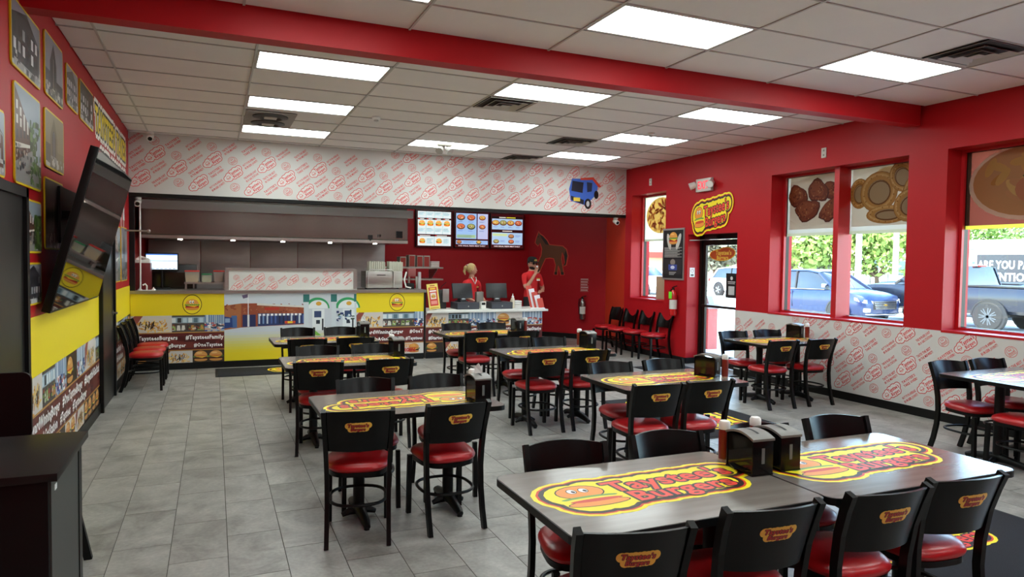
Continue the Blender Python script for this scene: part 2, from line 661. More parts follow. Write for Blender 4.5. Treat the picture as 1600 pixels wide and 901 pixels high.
# ---- floor: grout slab and porcelain tiles laid as planks
def floor_tile_mat():
    m = bpy.data.materials.new('porcelain_floor_tile')
    m.use_nodes = True
    nt = m.node_tree
    b = nt.nodes['Principled BSDF']
    tc = nt.nodes.new('ShaderNodeTexCoord')
    geo = nt.nodes.new('ShaderNodeNewGeometry')
    n1 = nt.nodes.new('ShaderNodeTexNoise'); n1.inputs['Scale'].default_value = 3.2; n1.inputs['Detail'].default_value = 7; n1.inputs['Roughness'].default_value = .62; n1.inputs['Distortion'].default_value = .6
    n2 = nt.nodes.new('ShaderNodeTexNoise'); n2.inputs['Scale'].default_value = 42; n2.inputs['Detail'].default_value = 4
    oi = nt.nodes.new('ShaderNodeObjectInfo')
    ad = nt.nodes.new('ShaderNodeVectorMath'); ad.operation = 'MULTIPLY_ADD'
    nt.links.new(oi.outputs['Random'], ad.inputs[0]); ad.inputs[1].default_value = (9, 5, 3)
    nt.links.new(geo.outputs['Position'], ad.inputs[2])
    nt.links.new(ad.outputs[0], n1.inputs['Vector']); nt.links.new(geo.outputs['Position'], n2.inputs['Vector'])
    cr = nt.nodes.new('ShaderNodeValToRGB')
    cr.color_ramp.elements[0].position = .30; cr.color_ramp.elements[0].color = lin('#76736c') + (1,)
    cr.color_ramp.elements[1].position = .72; cr.color_ramp.elements[1].color = lin('#b1afa8') + (1,)
    e = cr.color_ramp.elements.new(.5); e.color = lin('#999690') + (1,)
    nt.links.new(n1.outputs['Fac'], cr.inputs[0])
    mr = nt.nodes.new('ShaderNodeMapRange'); mr.inputs['From Min'].default_value = .3; mr.inputs['From Max'].default_value = .7; mr.inputs['To Min'].default_value = .88; mr.inputs['To Max'].default_value = 1.1
    nt.links.new(n2.outputs['Fac'], mr.inputs['Value'])
    m2 = nt.nodes.new('ShaderNodeMapRange'); m2.inputs['To Min'].default_value = .94; m2.inputs['To Max'].default_value = 1.05
    nt.links.new(oi.outputs['Random'], m2.inputs['Value'])
    mu = nt.nodes.new('ShaderNodeMath'); mu.operation = 'MULTIPLY'
    nt.links.new(mr.outputs[0], mu.inputs[0]); nt.links.new(m2.outputs[0], mu.inputs[1])
    sc = nt.nodes.new('ShaderNodeVectorMath'); sc.operation = 'SCALE'
    nt.links.new(cr.outputs[0], sc.inputs[0]); nt.links.new(mu.outputs[0], sc.inputs['Scale'])
    nt.links.new(sc.outputs[0], b.inputs['Base Color'])
    b.inputs['Roughness'].default_value = .36
    bp = nt.nodes.new('ShaderNodeBump'); bp.inputs['Strength'].default_value = .12; bp.inputs['Distance'].default_value = .004
    nt.links.new(n2.outputs['Fac'], bp.inputs['Height']); nt.links.new(bp.outputs[0], b.inputs['Normal'])
    return m
M_ftile = floor_tile_mat()
floor = MB().box(XL - .2, XR + .75, YF - .2, YB + .2, -.12, -.004).build('floor', M_grout, smooth=False, kind='structure')
TW, TL, G = 0.3065, 0.612, 0.0045
tile_me = MB().box(-TW / 2 + G / 2, TW / 2 - G / 2, -TL / 2 + G / 2, TL / 2 - G / 2, -.004, 0).mesh('floor_tile', M_ftile, smooth=False)
tiles = []
i0 = int((XL - .0715) / TW) - 1
for i in range(i0, int((XR + .6 - .0715) / TW) + 1):
    xc = .0715 + (i + .5) * TW
    if xc - TW / 2 < XL - .15 or xc + TW / 2 > XR + .62: continue
    off = 4.805 + (i % 2 == 0) * TL / 2
    k0 = int((-.6 - off) / TL) - 1
    for k in range(k0, 40):
        yc = off + (k + .5) * TL
        if yc < -.5 or yc > YB - .1: continue
        d = Vector((xc, yc, -CAM_Z)).dot(fw)
        if d < .3: tiles.append((9e9, xc, yc)); continue
        q = Vector((xc, yc, -CAM_Z))
        px = 800 + F_PX * q.dot(r2) / d; py = 450 - F_PX * q.dot(u2) / d
        vis = -60 < px < 1660 and py < 960
        tiles.append((q.length if vis else 1e6 + q.length, xc, yc))
tiles.sort()
for d, x, y in tiles[:300]:
    if d > 1e5: break
    o = bpy.data.objects.new('floor_tile', tile_me); COL.objects.link(o); o.parent = floor; o.location = (x, y, 0)
rest = MB()
for d, x, y in tiles[300:]:
    rest.box(x - TW / 2 + G / 2, x + TW / 2 - G / 2, y - TL / 2 + G / 2, y + TL / 2 - G / 2, -.004, 0)
rest.build('floor_tiling', M_ftile, floor, smooth=False, kind='stuff')

# ---- ceiling: slab, lay-in tiles between T-bars, open where lights and vents sit
ceiling = MB().box(XL - .3, XR + .6, YF - .3, YB + .3, ZC + .05, ZC + .25).build('ceiling', M_black, smooth=False, kind='structure')
BEAM = (5.40, 5.56, 3.30)
grid = MB()
LIGHTS = []
VENTS = [(3.09, 7.42), (4.96, 9.28), (4.96, 11.13), (5.94, 3.88)]
def ceil_zone(x_first, xs, y0, y1, y_first, lights):
    xlines = [x_first + 1.2195 * i for i in range(-4, 8)]
    xlines = [x for x in xlines if XL + .05 < x < XR - .05]
    ys = []
    y = y_first
    while y > y0 + .05: y -= .6096
    y += .6096
    while y < y1 - .05: ys.append(y); y += .6096
    X = [XL] + xlines + [XR]; Yl = [y0] + ys + [y1]
    for x in xlines: grid.box(x - .009, x + .009, y0, y1, ZC - .004, ZC + .03)
    for y in ys: grid.box(XL, XR, y - .006, y + .006, ZC - .0045, ZC + .03)
    me = {}
    for a, b in zip(X[:-1], X[1:]):
        for c, d in zip(Yl[:-1], Yl[1:]):
            cx, cy = (a + b) / 2, (c + d) / 2
            if any(abs(cx - lx) < .3 and abs(cy - ly) < .2 for lx, ly in lights):
                LIGHTS.append((a, b, c, d)); continue
            key = (round(b - a, 3), round(d - c, 3))
            if key not in me:
                hx, hy = (b - a) / 2 - .010, (d - c) / 2 - .008
                me[key] = MB().box(-hx, hx, -hy, hy, 0, .015).mesh('ceiling_tile', M_ctile, smooth=False)
            o = bpy.data.objects.new('ceiling_tile', me[key]); COL.objects.link(o); o.parent = ceiling; o.location = (cx, cy, ZC + .004)
ceil_zone(.35, None, BEAM[1], YH, 6.505, [(x, y) for x in (.96, 3.40, 5.84) for y in (6.81, 8.64, 10.47)])
ceil_zone(2.645, None, YF, BEAM[0], 4.20, [(x, y) for x in (.82, 3.25, 5.69) for y in (4.50, 2.06, -.37)])  # the two rows out of view are added to light the room
ceil_zone(.35, None, YH + .16, YB, 12.3, [(x, y) for x in (.96, 4.62) for y in (12.6,)])  # unseen panels behind the soffit, added to light the kitchen
grid.build('ceiling_grid', M_cgrid, ceiling, smooth=False)

names_l = ['square-edged lit ceiling panel %s' % t for t in ()]
def light_label(a, c):
    row = {6: 'just behind the red beam', 8: 'midway between the red beam and the soffit', 10: 'in the row closest to the soffit', 4: 'on the entrance side of the red beam', 2: 'in the added second row before the beam', 1: 'in the added second row before the beam', 0: 'in the added row over the entrance', -1: 'in the added row over the entrance', 12: 'added above the kitchen behind the soffit'}.get(int(math.floor(c + .2)), 'over the dining room')
    row = row.replace('closest to', 'next to')
    col = 'on the TV-wall side' if a < 1.2 else ('in the middle column' if a < 4.1 else 'on the window side')
    return 'lit white ceiling panel %s, %s' % (row, col)
for a, b, c, d in LIGHTS:
    L = empty('ceiling_light', ((a + b) / 2, (c + d) / 2, ZC), label=light_label(a, c), cat='ceiling light', group='flat lit ceiling panels')
    hx, hy = (b - a) / 2 - .012, (d - c) / 2 - .012
    MB().box(-hx + .02, hx - .02, -hy + .02, hy - .02, .003, .02).build('diffuser', M_panel, L, smooth=False)
    f = MB()
    f.box(-hx, hx, -hy, -hy + .02, -.002, .03).box(-hx, hx, hy - .02, hy, -.002, .03).box(-hx, -hx + .02, -hy + .02, hy - .02, -.002, .03).box(hx - .02, hx, -hy + .02, hy - .02, -.002, .03)
    f.build('frame', M_cgrid, L, smooth=False)

M_vent = mat('vent_white_metal', '#b9b3a8', 0.5)
M_ventdark = mat('vent_throat', '#2b2722', 0.8)
def vent(x, y, label):
    V = empty('ceiling_vent', (x, y, ZC), label=label, cat='ceiling vent', group='square ceiling vents')
    MB().box(-.29, .29, -.29, .29, -.004, .0).build('throat', M_ventdark, V, smooth=False)
    for k, (s, z) in enumerate(((.285, -.012), (.205, -.022), (.125, -.030))):
        b = MB()
        w = .038
        o, i_ = s, s - w
        for r in range(4):
            a = r * PI / 2
            q = [(-o, -o, z), (o, -o, z), (i_, -i_, z + .02), (-i_, -i_, z + .02)]
            t = [(math.cos(a) * p[0] - math.sin(a) * p[1], math.sin(a) * p[0] + math.cos(a) * p[1], p[2]) for p in q]
            b.add(t + [(p[0], p[1], p[2] - .003) for p in t], [(0, 1, 2, 3), (7, 6, 5, 4), (0, 4, 5, 1), (1, 5, 6, 2), (2, 6, 7, 3), (3, 7, 4, 0)])
        b.build('louver', M_vent, V, smooth=False)
    MB().box(-.05, .05, -.05, .05, -.032, -.028).build('core_plate', M_vent, V, smooth=False)
for (x, y), l in zip(VENTS, ('square louvered ceiling vent beside the middle light panel by the beam', 'square louvered ceiling vent between the middle and window side light panels', 'square louvered ceiling vent next to the soffit', 'square louvered ceiling vent on the entrance side of the red beam')):
    vent(x, y, l)
# twin round diffusers in one panel
D = empty('round_diffuser_panel', (.67, 9.58, ZC - .006), label='beige ceiling panel with two round diffusers between light panels', cat='ceiling vent')
MB().box(-.30, .30, -.48, .48, -.012, .0).build('panel', mat('diffuser_panel_grey', '#8d857c', .6), D, smooth=False)
for y in (-.23, .23):
    ring = MB().lathe([(.215, 0), (.215, -.012), (.14, -.03), (.13, -.015), (.12, 0)], (0, y, -.012), 24).build('diffuser_ring', mat('diffuser_ring_dark', '#3a3632', .5), D)
    MB().box(-.075, .075, y - .075, y + .075, -.035, -.02).build('deflector_plate', M_vent, D, smooth=False)
# small round detectors
for x, y, l in ((1.91, 8.85, 'small white smoke detector on the ceiling near the round diffusers'), (5.61, 8.15, 'small white smoke detector on the ceiling near the window wall lights')):
    o = empty('smoke_detector', (x, y, ZC), label=l, cat='smoke detector', group='smoke detectors')
    MB().lathe([(.055, 0), (.055, -.02), (.04, -.035)], n=16).build('base', M_white, o)
    MB().lathe([(.03, -.035), (.03, -.05), (.012, -.055)], n=14).build('sensor_cap', M_cgrid, o)
o = empty('twin_head_fixture', (3.27, 10.28, ZC), label='twin-headed ceiling fixture hanging over the middle light panel by the soffit', cat='emergency light')
MB().cbox(-.12, .12, -.05, .05, -.05, 0, .006).build('housing', M_vent, o)
MB().cyl((0, 0, -.05), (0, 0, -.08), .02).build('stem', M_cgrid, o)
for sx in (-1, 1):
    MB().cyl((sx * .05, 0, -.08), (sx * .09, -.05, -.14), .045, .06, 14).build('lamp_head', M_cgrid, o)

# ---- beam across the dining room
beam = MB().box(XL, XR - .06, BEAM[0], BEAM[1], BEAM[2], ZC + .02).build('trim_1', M_red, smooth=False, kind='structure')

# ---- street wall with its openings
WT = .42
OPEN = [(.40, 2.545, 1.01, 3.0), (2.96, 5.108, 1.005, 3.0), (5.57, 7.715, 1.016, 2.995), (8.396, 9.60, 0.0, 2.20), (10.245, 11.34, 1.04, 3.0)]
def wall_with_openings(y0, y1, ops, x0, x1):
    b = MB()
    y = y0
    for a, c, z0, z1 in ops:
        b.box(x0, x1, y, a, 0, ZC + .03)
        if z0 > 0: b.box(x0, x1, a, c, 0, z0)
        b.box(x0, x1, a, c, z1, ZC + .03)
        y = c
    b.box(x0, x1, y, y1, 0, ZC + .03)
    return b
wall_right = wall_with_openings(YF, YH, OPEN, XR, XR + WT).build('wall_right', M_red, smooth=False, kind='structure')
# beyond the soffit the wall angles out to the kitchen corner
C1, C2, C3 = (XR, YH), (7.86, 13.02), (6.70, YB)
def slab(p, q, t, z0, z1):
    p = Vector((p[0], p[1], 0)); q = Vector((q[0], q[1], 0))
    n = (q - p).normalized().cross(Vector((0, 0, 1))) * t
    b = MB()
    vs = [p, q, q + n, p + n]
    return b.prism([(v.x, v.y) for v in vs], z0, z1)
M_orange = mat('orange_red_vinyl', '#cf3a1e', 0.45, noise=.03, nscale=2)
slab(C1, C2, .25, 0, ZC).build('wall_corner', M_orange, smooth=False, kind='structure')
slab(C2, C3, .25, 0, ZC).build('wall_angled', M_darkred, smooth=False, kind='structure')
wall_back = MB().box(XL - .3, C3[0] + .1, YB, YB + .25, 0, ZC).build('wall_back', M_darkred, smooth=False, kind='structure')
wall_left = MB().box(XL - .25, XL, YF, YB, 0, ZC + .03).build('wall_left', M_red, smooth=False, kind='structure')
wall_front = MB().box(XL - .25, XR + WT, YF - .25, YF, 0, ZC + .03).build('wall_front', M_red, smooth=False, kind='structure')
MB().box(XL - .3, XR + WT + .1, YF - .3, YB + .3, ZC + .26, ZC + .5).build('roof', mat('roof_membrane', '#77746e', .9), smooth=False, kind='structure')

# ---- soffit over the counter, papered with the red wrapping print
M_wrap = mat('wrap_paper_white', '#d2cfca', 0.5)
soffit = MB().box(XL, XR, YH, YH + .16, 2.64, ZC + .02).build('wall_soffit', M_wrap, smooth=False, kind='structure')
MB().box(XL, XR, YH - .012, YH + .17, 2.585, 2.64).build('soffit_trim', M_black, soffit, smooth=False)
cv = Canvas()
wrap_pattern(cv, 0, XR - XL, 0, ZC - 2.64, cell=.30, seed=3)
# a flat blue delivery truck is part of the soffit print
tx, ty = 7.62, .42
cv.up(3)
cv.poly([(tx - .30, ty - .20), (tx + .02, ty - .27), (tx + .26, ty - .05), (tx + .28, ty + .10), (tx + .20, ty + .24), (tx - .28, ty + .22), (tx - .34, ty + .02)], '#3c66c4')
cv.up(); cv.poly([(tx - .27, ty + .18), (tx - .03, ty + .16), (tx - .05, ty - .04), (tx - .29, ty - .01)], '#1b2030')
cv.poly([(tx - .30, ty - .10), (tx - .02, ty - .17), (tx - .02, ty - .26), (tx - .29, ty - .18)], '#20242e')
cv.poly([(tx + .04, ty + .17), (tx + .16, ty + .16), (tx + .15, ty + .0), (tx + .05, ty - .02)], '#26304a')
cv.up(); cv.ell(tx + .07, ty - .24, .075, .10, '#141414', 16); cv.ell(tx + .25, ty - .06, .05, .08, '#141414', 14)
cv.rect(tx - .24, tx - .10, ty - .20, ty - .13, '#e3c64a')
cv.up(); cv.ell(tx + .07, ty - .24, .035, .055, '#c9c9c9', 12)
cv.poly([(tx - .1, ty + .24), (tx + .18, ty + .27), (tx + .36, ty + .10), (tx + .30, ty + .08), (tx + .16, ty + .22), (tx - .1, ty + .20)], '#d2452c')
cv.build('wrap_print', PRINT, soffit, frame_of((XL, YH - .001, 2.64), (1, 0, 0), (0, 0, 1)), kind='stuff')

# ---- papered dado under the street windows
dado = MB().box(XR - .008, XR, YF, 8.396, .10, 1.0)
dado = dado.build('dado_panel', M_wrap, wall_right, smooth=False)
cv = Canvas()
wrap_pattern(cv, 0, 8.396 - 2.6, 0, .90, cell=.27, seed=5)
# print x runs from the door towards the camera so that lettering reads along the wall
cv.build('wrap_print', PRINT, dado, frame_of((XR - .009, 8.396, .10), (0, -1, 0), (0, 0, 1)), kind='stuff')

# ---- skirtings
bb = MB()
for a, c in ((YF, 8.396), (9.60, YH)):
    bb.box(XR - .016, XR, a, c, 0, .10)
bb.box(XR, XR + .26, 9.585, 9.60, 0, .10).box(XR, XR + .26, 8.396, 8.41, 0, .10)
bb.build('baseboard_right', M_black, smooth=False, kind='structure')
MB().box(XL, XL + .015, YF, YB, 0, .11).build('baseboard_left', M_black, smooth=False, kind='structure')
b = MB()
for p, q in ((C1, C2), (C2, C3)):
    P = Vector((p[0], p[1], 0)); Q = Vector((q[0], q[1], 0)); n = (Q - P).normalized().cross(Vector((0, 0, 1))) * -.015
    b.prism([(v.x, v.y) for v in (P, Q, Q + n, P + n)], 0, .11)
b.build('baseboard_back', M_black, smooth=False, kind='structure')

# ---- street windows
M_shade = print_mat('printed_window_film', 0.5, trans=.62)
M_frame_red = mat('red_window_frame', '#b8141c', 0.4)
def food_wings(c, w, h):
    c.rect(0, w, 0, h, '#9a8f80'); c.up(); c.rect(.04 * w, .98 * w, .07 * h, h, '#c9b9a8'); c.up()
    c.poly([(.04 * w, .9 * h), (.5 * w, h), (.98 * w, h), (.98 * w, .5 * h), (.8 * w, .15 * h), (.3 * w, .1 * h), (.04 * w, .25 * h)], '#dbd1c6')
    rr = random.Random(4)
    for x, y, rx, ry, ro in ((.18, .66, .17, .20, .5), (.76, .70, .20, .14, -.6), (.54, .72, .17, .21, .5), (.36, .40, .22, .19, .2), (.78, .40, .14, .27, -.7)):
        n = 18; t = np.arange(n) * 2 * PI / n
        wob = 1 + .10 * np.sin(t * 3 + x * 20) + .06 * np.sin(t * 5 + y * 30)
        def shape(k, dx=0, dy=0):
            X = rx * k * wob * np.cos(t); Y = ry * k * wob * np.sin(t)
            return np.c_[(x + dx + X * math.cos(ro) - Y * math.sin(ro)) * w, (y + dy + X * math.sin(ro) + Y * math.cos(ro)) * h]
        c.up(); c.poly(shape(1.0), '#5e2413'); c.poly(shape(.92, -.005, .01), '#8c3d20'); c.poly(shape(.66, -.02, .03), '#a2512c')
        for k in range(44):
            a, r = rr.random() * 6.28, rr.random() ** .5 * .86
            X = rx * r * math.cos(a); Y = ry * r * math.sin(a)
            c.ell((x + X * math.cos(ro) - Y * math.sin(ro)) * w, (y + X * math.sin(ro) + Y * math.cos(ro)) * h, .012 * w * (.6 + rr.random()), .010 * h * (.6 + rr.random()), rr.choice(['#bb6a3c', '#c98452', '#7a331c', '#6b2816', '#ad5a31']), 7, rot=rr.random() * 3)
def food_rings(c, w, h):
    c.rect(0, w, 0, h, '#9a8f80'); c.up(); c.rect(.03 * w, w, .07 * h, h, '#cfc2b2'); c.up()
    c.ell(.55 * w, .88 * h, .18 * w, .10 * h, '#d8b98a', 16)
    for x, y, r, e, ro in ((.14, .60, .15, 1.3, 0), (.42, .60, .27, .95, .3), (.74, .80, .17, 1.15, .6), (.95, .55, .2, 1.3, -.3), (.55, .24, .30, .38, 0), (.85, .36, .22, .9, .4)):
        c.up(); c.ell(x * w, y * h, r * w, r * e * w, '#9c6a2e', 22, rot=ro)
        c.up(); c.ring(x * w, y * h, r * w * .97, r * w * .36, '#c9954a', 24, ry=r * e * w * .97, rot=ro)
        c.up(); c.ring(x * w - .008 * w, y * h + .01 * w, r * w * .86, r * w * .10, '#dcb26a', 24, ry=r * e * w * .86, rot=ro)
        c.up(); c.ell(x * w, y * h, r * w * .58, r * e * w * .58, '#b59a72', 18, rot=ro); c.ring(x * w + .01 * w, y * h - .01 * w, r * w * .60, r * w * .07, '#7d5222', 20, ry=r * e * w * .60, rot=ro)
        for k in range(16):
            a = k * .39 + x * 7; c.ell(x * w + r * w * .8 * math.cos(a), y * h + r * e * w * .8 * math.sin(a), .012 * w, .009 * w, ['#e4c07c', '#b07c38', '#a87230'][k % 3], 7, rot=a)
def food_bowl(c, w, h):
    c.rect(0, w, 0, h, '#6d3427'); c.rect(0, .04 * w, 0, h, '#55463a'); c.up()
    c.ell(.62 * w, .55 * h, .60 * w, .50 * h, '#cfc3ac', 30); c.up(); c.ell(.62 * w, .56 * h, .555 * w, .455 * h, '#b98a5a', 30)
    rr = random.Random(9)
    for k in range(26):
        a, r = rr.random() * 6.28, rr.random() ** .5
        c.up(); c.ell(.62 * w + .46 * w * r * math.cos(a), .56 * h + .36 * h * r * math.sin(a), .11 * w, .055 * h, rr.choice(['#c99a52', '#b57f3c', '#d0a866', '#bf8a5c']), 12, rot=rr.random() * 3)
    c.up(); c.ell(.72 * w, .45 * h, .22 * w, .2 * h, '#c07a55', 18); c.up(); c.ell(.70 * w, .62 * h, .13 * w, .05 * h, '#4f6a34', 12)
def food_fries(c, w, h):
    c.rect(0, w, 0, h, '#d8c9ae'); c.up(); c.ell(.5 * w, .55 * h, .46 * w, .42 * h, '#dcb463', 22)
    rr = random.Random(2)
    for k in range(60):
        a, r = rr.random() * 6.28, rr.random() ** .5
        c.up(); c.ell(.5 * w + .4 * w * r * math.cos(a), .55 * h + .36 * h * r * math.sin(a), .07 * w, .03 * h, rr.choice(['#a65a38', '#8e4630', '#e2c178', '#c98a50', '#b96a48']), 8, rot=rr.random() * 3)
FOOD = {'wings': food_wings, 'rings': food_rings, 'bowl': food_bowl, 'fries': food_fries}
def window(n, op, panes):
    a, c, z0, z1 = op
    W = empty('window_%d' % n, (XG, (a + c) / 2, z0), kind='structure')
    w2 = (c - a) / 2; H = z1 - z0
    fr = MB()
    fr.box(-.03, .03, -w2, w2, 0, .035).box(-.03, .03, -w2, w2, H - .035, H)
    fr.box(-.03, .03, -w2, -w2 + .035, .035, H - .035).box(-.03, .03, w2 - .035, w2, .035, H - .035)
    fr.build('frame', M_bronze, W, smooth=False)
    MB().box(-.07, -.031, -w2, w2, 0, .03).box(-.07, -.031, w2 - .035, w2, .03, H).box(-.07, -.031, -w2, -w2 + .035, .03, H).box(-.07, -.031, -w2 + .035, w2 - .035, H - .03, H).build('inner_frame', M_frame_red, W, smooth=False)
    k = len(panes)
    step = 2 * w2 / k
    for i, food in enumerate(panes):        # listed from the far end
        y1 = w2 - i * step - .035; y0 = w2 - (i + 1) * step + .035
        MB().box(.0, .006, y0, y1, .035, H - .035).build('pane', M_glass, W, smooth=False)
        if i < k - 1:
            MB().box(-.22, .03, y0 - .075, y0 + .005, 0, H).build('mullion', M_frame_red, W, smooth=False)
        cvs = Canvas(.0004)
        sw, sh = y1 - y0, .80
        FOOD[food](cvs, sw, sh)
        cvs.up(2); cvs.rect(0, sw, -.04, 0.0, '#c9b63c' if food == 'bowl' else '#8f866a')
        sh_o = cvs.build('printed_shade', M_shade, W, frame_of((-.012, y1, H - .035 - sh), (0, -1, 0), (0, 0, 1)))
window(1, OPEN[4], ['fries'])
window(2, OPEN[2], ['wings', 'rings'])
window(3, OPEN[1], ['bowl', 'wings'])
window(4, OPEN[0], ['rings', 'fries'])
# sills
for i, op in enumerate([OPEN[0], OPEN[1], OPEN[2], OPEN[4]]):
    MB().box(XR - .012, XG - .07, op[0], op[1], op[2] - .02, op[2] + .004).build('trim_%d' % (i + 2), M_frame_red, smooth=False, kind='structure')

# ---- glass exit door
DR = empty('door_1', (XG, 9.0, 0), kind='structure')
d0, d1 = 8.396 - 9.0, 9.60 - 9.0
MB().box(-.05, .05, d0, d0 + .05, 0, 2.2).box(-.05, .05, d1 - .05, d1, 0, 2.2).box(-.05, .05, d0, d1, 2.12, 2.2).build('door_frame', M_bronze, DR, smooth=False)
leaf = MB()
leaf.box(-.022, .022, d0 + .055, d0 + .16, .01, 2.11).box(-.022, .022, d1 - .13, d1 - .055, .01, 2.11).box(-.022, .022, d0 + .16, d1 - .13, 2.02, 2.11).box(-.022, .022, d0 + .16, d1 - .13, .01, .20)
leaf.build('door_leaf', M_bronze, DR, smooth=False)
MB().box(-.003, .003, d0 + .16, d1 - .13, .20, 2.02).build('pane', M_glass, DR, smooth=False)
MB().box(-.075, -.055, d0 + .10, d1 - .10, .98, 1.02).box(-.055, -.022, d0 + .10, d0 + .13, .98, 1.02).box(-.055, -.022, d1 - .13, d1 - .10, .98, 1.02).build('push_bar', M_bronze, DR, smooth=False)
b = MB().cbox(-.10, -.05, .12, .42, 2.13, 2.19, .008)
b.build('closer_body', mat('closer_metal', '#3b3532', .4, metal=.5), DR)
MB().tube([(-.10, .3, 2.12), (-.26, .40, 2.10), (-.30, .55, 2.10)], .010, 8).build('closer_arm', mat('closer_arm_metal', '#8b8782', .35, metal=.8), DR)
cv = Canvas()
cv.ell(-.0, 0, .30, .10, '#d9a53a', 24); cv.ell(.12, .03, .22, .10, '#d9a53a', 20); cv.up(); cv.ell(0, 0, .28, .085, '#b4481f', 24); cv.ell(.12, .03, .20, .085, '#b4481f', 20)
cv.up(); cv.text("Taystee's", 0.05, .035, .07, '#e9c34e', bold=.03, width=.38); cv.text('Burgers', .03, -.045, .06, '#e9c34e', bold=.03, width=.28)
cv.build('logo_decal', PRINT, DR, frame_of((-.006, .10, 1.86), (0, -1, 0), (0, 0, 1)))
cv = Canvas()
cv.rect(-.13, .13, -.20, .20, '#1a1c1d'); cv.up(); cv.ell(0, .12, .03, .03, '#e8e8e8', 14); cv.rect(-.09, .09, .055, .065, '#e8e8e8'); cv.rect(-.08, .08, .030, .038, '#e8e8e8'); cv.rect(-.07, .07, -.15, -.01, '#c9cac9')
cv.build('notice_decal', PRINT, DR, frame_of((-.006, -.16, 1.36), (0, -1, 0), (0, 0, 1)))

# ---- black doors in the TV wall
def black_door(n, y0, y1, h, knob):
    o = empty('door_%d' % n, (XL, (y0 + y1) / 2, 0), kind='structure')
    w = (y1 - y0) / 2
    MB().box(0, .045, -w, -w + .06, 0, h).box(0, .045, w - .06, w, 0, h).box(0, .045, -w, w, h - .06, h).build('door_frame', M_black, o, smooth=False)
    MB().box(.0, .022, -w + .06, w - .06, .005, h - .06).build('door_leaf', mat('black_door_paint', '#1b1a19', .35), o, smooth=False)
    if knob:
        k = MB().cyl((.022, w - .13, 1.02), (.07, w - .13, 1.02), .012).cyl((.07, w - .13, 1.02), (.075, w - .25, 1.02), .011)
        k.cyl((.022, w - .13, 1.02), (.03, w - .13, 1.02), .03)
        k.build('door_handle', M_steel, o)
black_door(2, 8.56, 9.66, 2.15, True)
black_door(3, 4.20, 5.36, 2.13, False)
# ================================================================== wall and counter graphics
MAROON = '#5a1a18'
def photo_noise(c, x0, x1, y0, y1, cols, n, rr, smin=.02, smax=.06):
    c.clip = (x0, x1, y0, y1)
    for k in range(n):
        c.up(1 if k % 6 == 0 else 0)
        x = x0 + rr.random() * (x1 - x0); y = y0 + rr.random() * (y1 - y0)
        w = smin + rr.random() * (smax - smin); h = smin * .6 + rr.random() * (smax - smin) * .5
        if rr.random() < .5:
            c.rect(x - w / 2, x + w / 2, y - h / 2, y + h / 2, rr.choice(cols))
        else:
            c.ell(x, y, w / 2, h / 2, rr.choice(cols), 8, rot=rr.random() * 3)
    c.clip = None
    c.up()

def pic_burger(c, x0, x1, y0, y1, rr):
    c.clip = (x0, x1, y0, y1)
    c.rect(x0, x1, y0, y1, rr.choice(['#2c211b', '#d5cec6', '#3a2d24'])); c.up()
    w, h = x1 - x0, y1 - y0
    L = c.layer
    for k in range(max(1, int(w / (h * 1.15)))):
        c.layer = L
        s = h * .95; cx = x0 + s * .62 + k * s * 1.15; cy = y0 + h * .46
        c.ell(cx, cy - .28 * s, .5 * s, .14 * s, '#c98c48', 14); c.up()
        c.rect(cx - .48 * s, cx + .48 * s, cy - .22 * s, cy - .06 * s, '#4a2314'); c.up()
        for i in range(9): c.ell(cx - .5 * s + .125 * s * i, cy - .02 * s + .02 * s * (i % 2), .09 * s, .06 * s, rr.choice(['#5f8a35', '#78a048', '#49702a']), 8)
        c.up(); c.poly([(cx - .48 * s, cy), (cx + .48 * s, cy), (cx + .1 * s, cy - .14 * s)], '#e8b23a')
        c.rect(cx - .4 * s, cx + .42 * s, cy + .01 * s, cy + .07 * s, '#c03a24'); c.up()
        c.ell(cx, cy + .06 * s, .5 * s, .40 * s, '#d0924c', 16, a0=0, a1=PI); c.up()
        c.ell(cx - .12 * s, cy + .28 * s, .24 * s, .07 * s, '#e4b878', 10)
    c.clip = None; c.up(3)

def pic_fries(c, x0, x1, y0, y1, rr):
    c.clip = (x0, x1, y0, y1)
    c.rect(x0, x1, y0, y1, '#cfc7c0'); c.up()
    w, h = x1 - x0, y1 - y0
    c.poly([(x0 + .02 * w, y0 + .1 * h), (x0 + .3 * w, y1), (x0 + .1 * w, y1), (x0, y0 + .8 * h)], '#8f4a40'); c.up()
    for k in range(60):
        x = x0 + w * (.15 + .7 * rr.random()); y = y0 + h * .62 * rr.random()
        a = rr.random() * 3.14; L = h * .2
        c.up(1 if k % 8 == 0 else 0)
        c.line(x, y, x + L * math.cos(a), y + L * math.sin(a), h * .055, rr.choice(['#d9a03c', '#e8bd5c', '#c08530', '#efd07a']))
    for k in range(14):
        x = x0 + w * (.2 + .6 * rr.random()); c.line(x, y0 + h * (.15 + .4 * rr.random()), x + .03 * w, y0 + h * (.3 + .4 * rr.random()), h * .05, '#2a140c')
    c.clip = None; c.up()

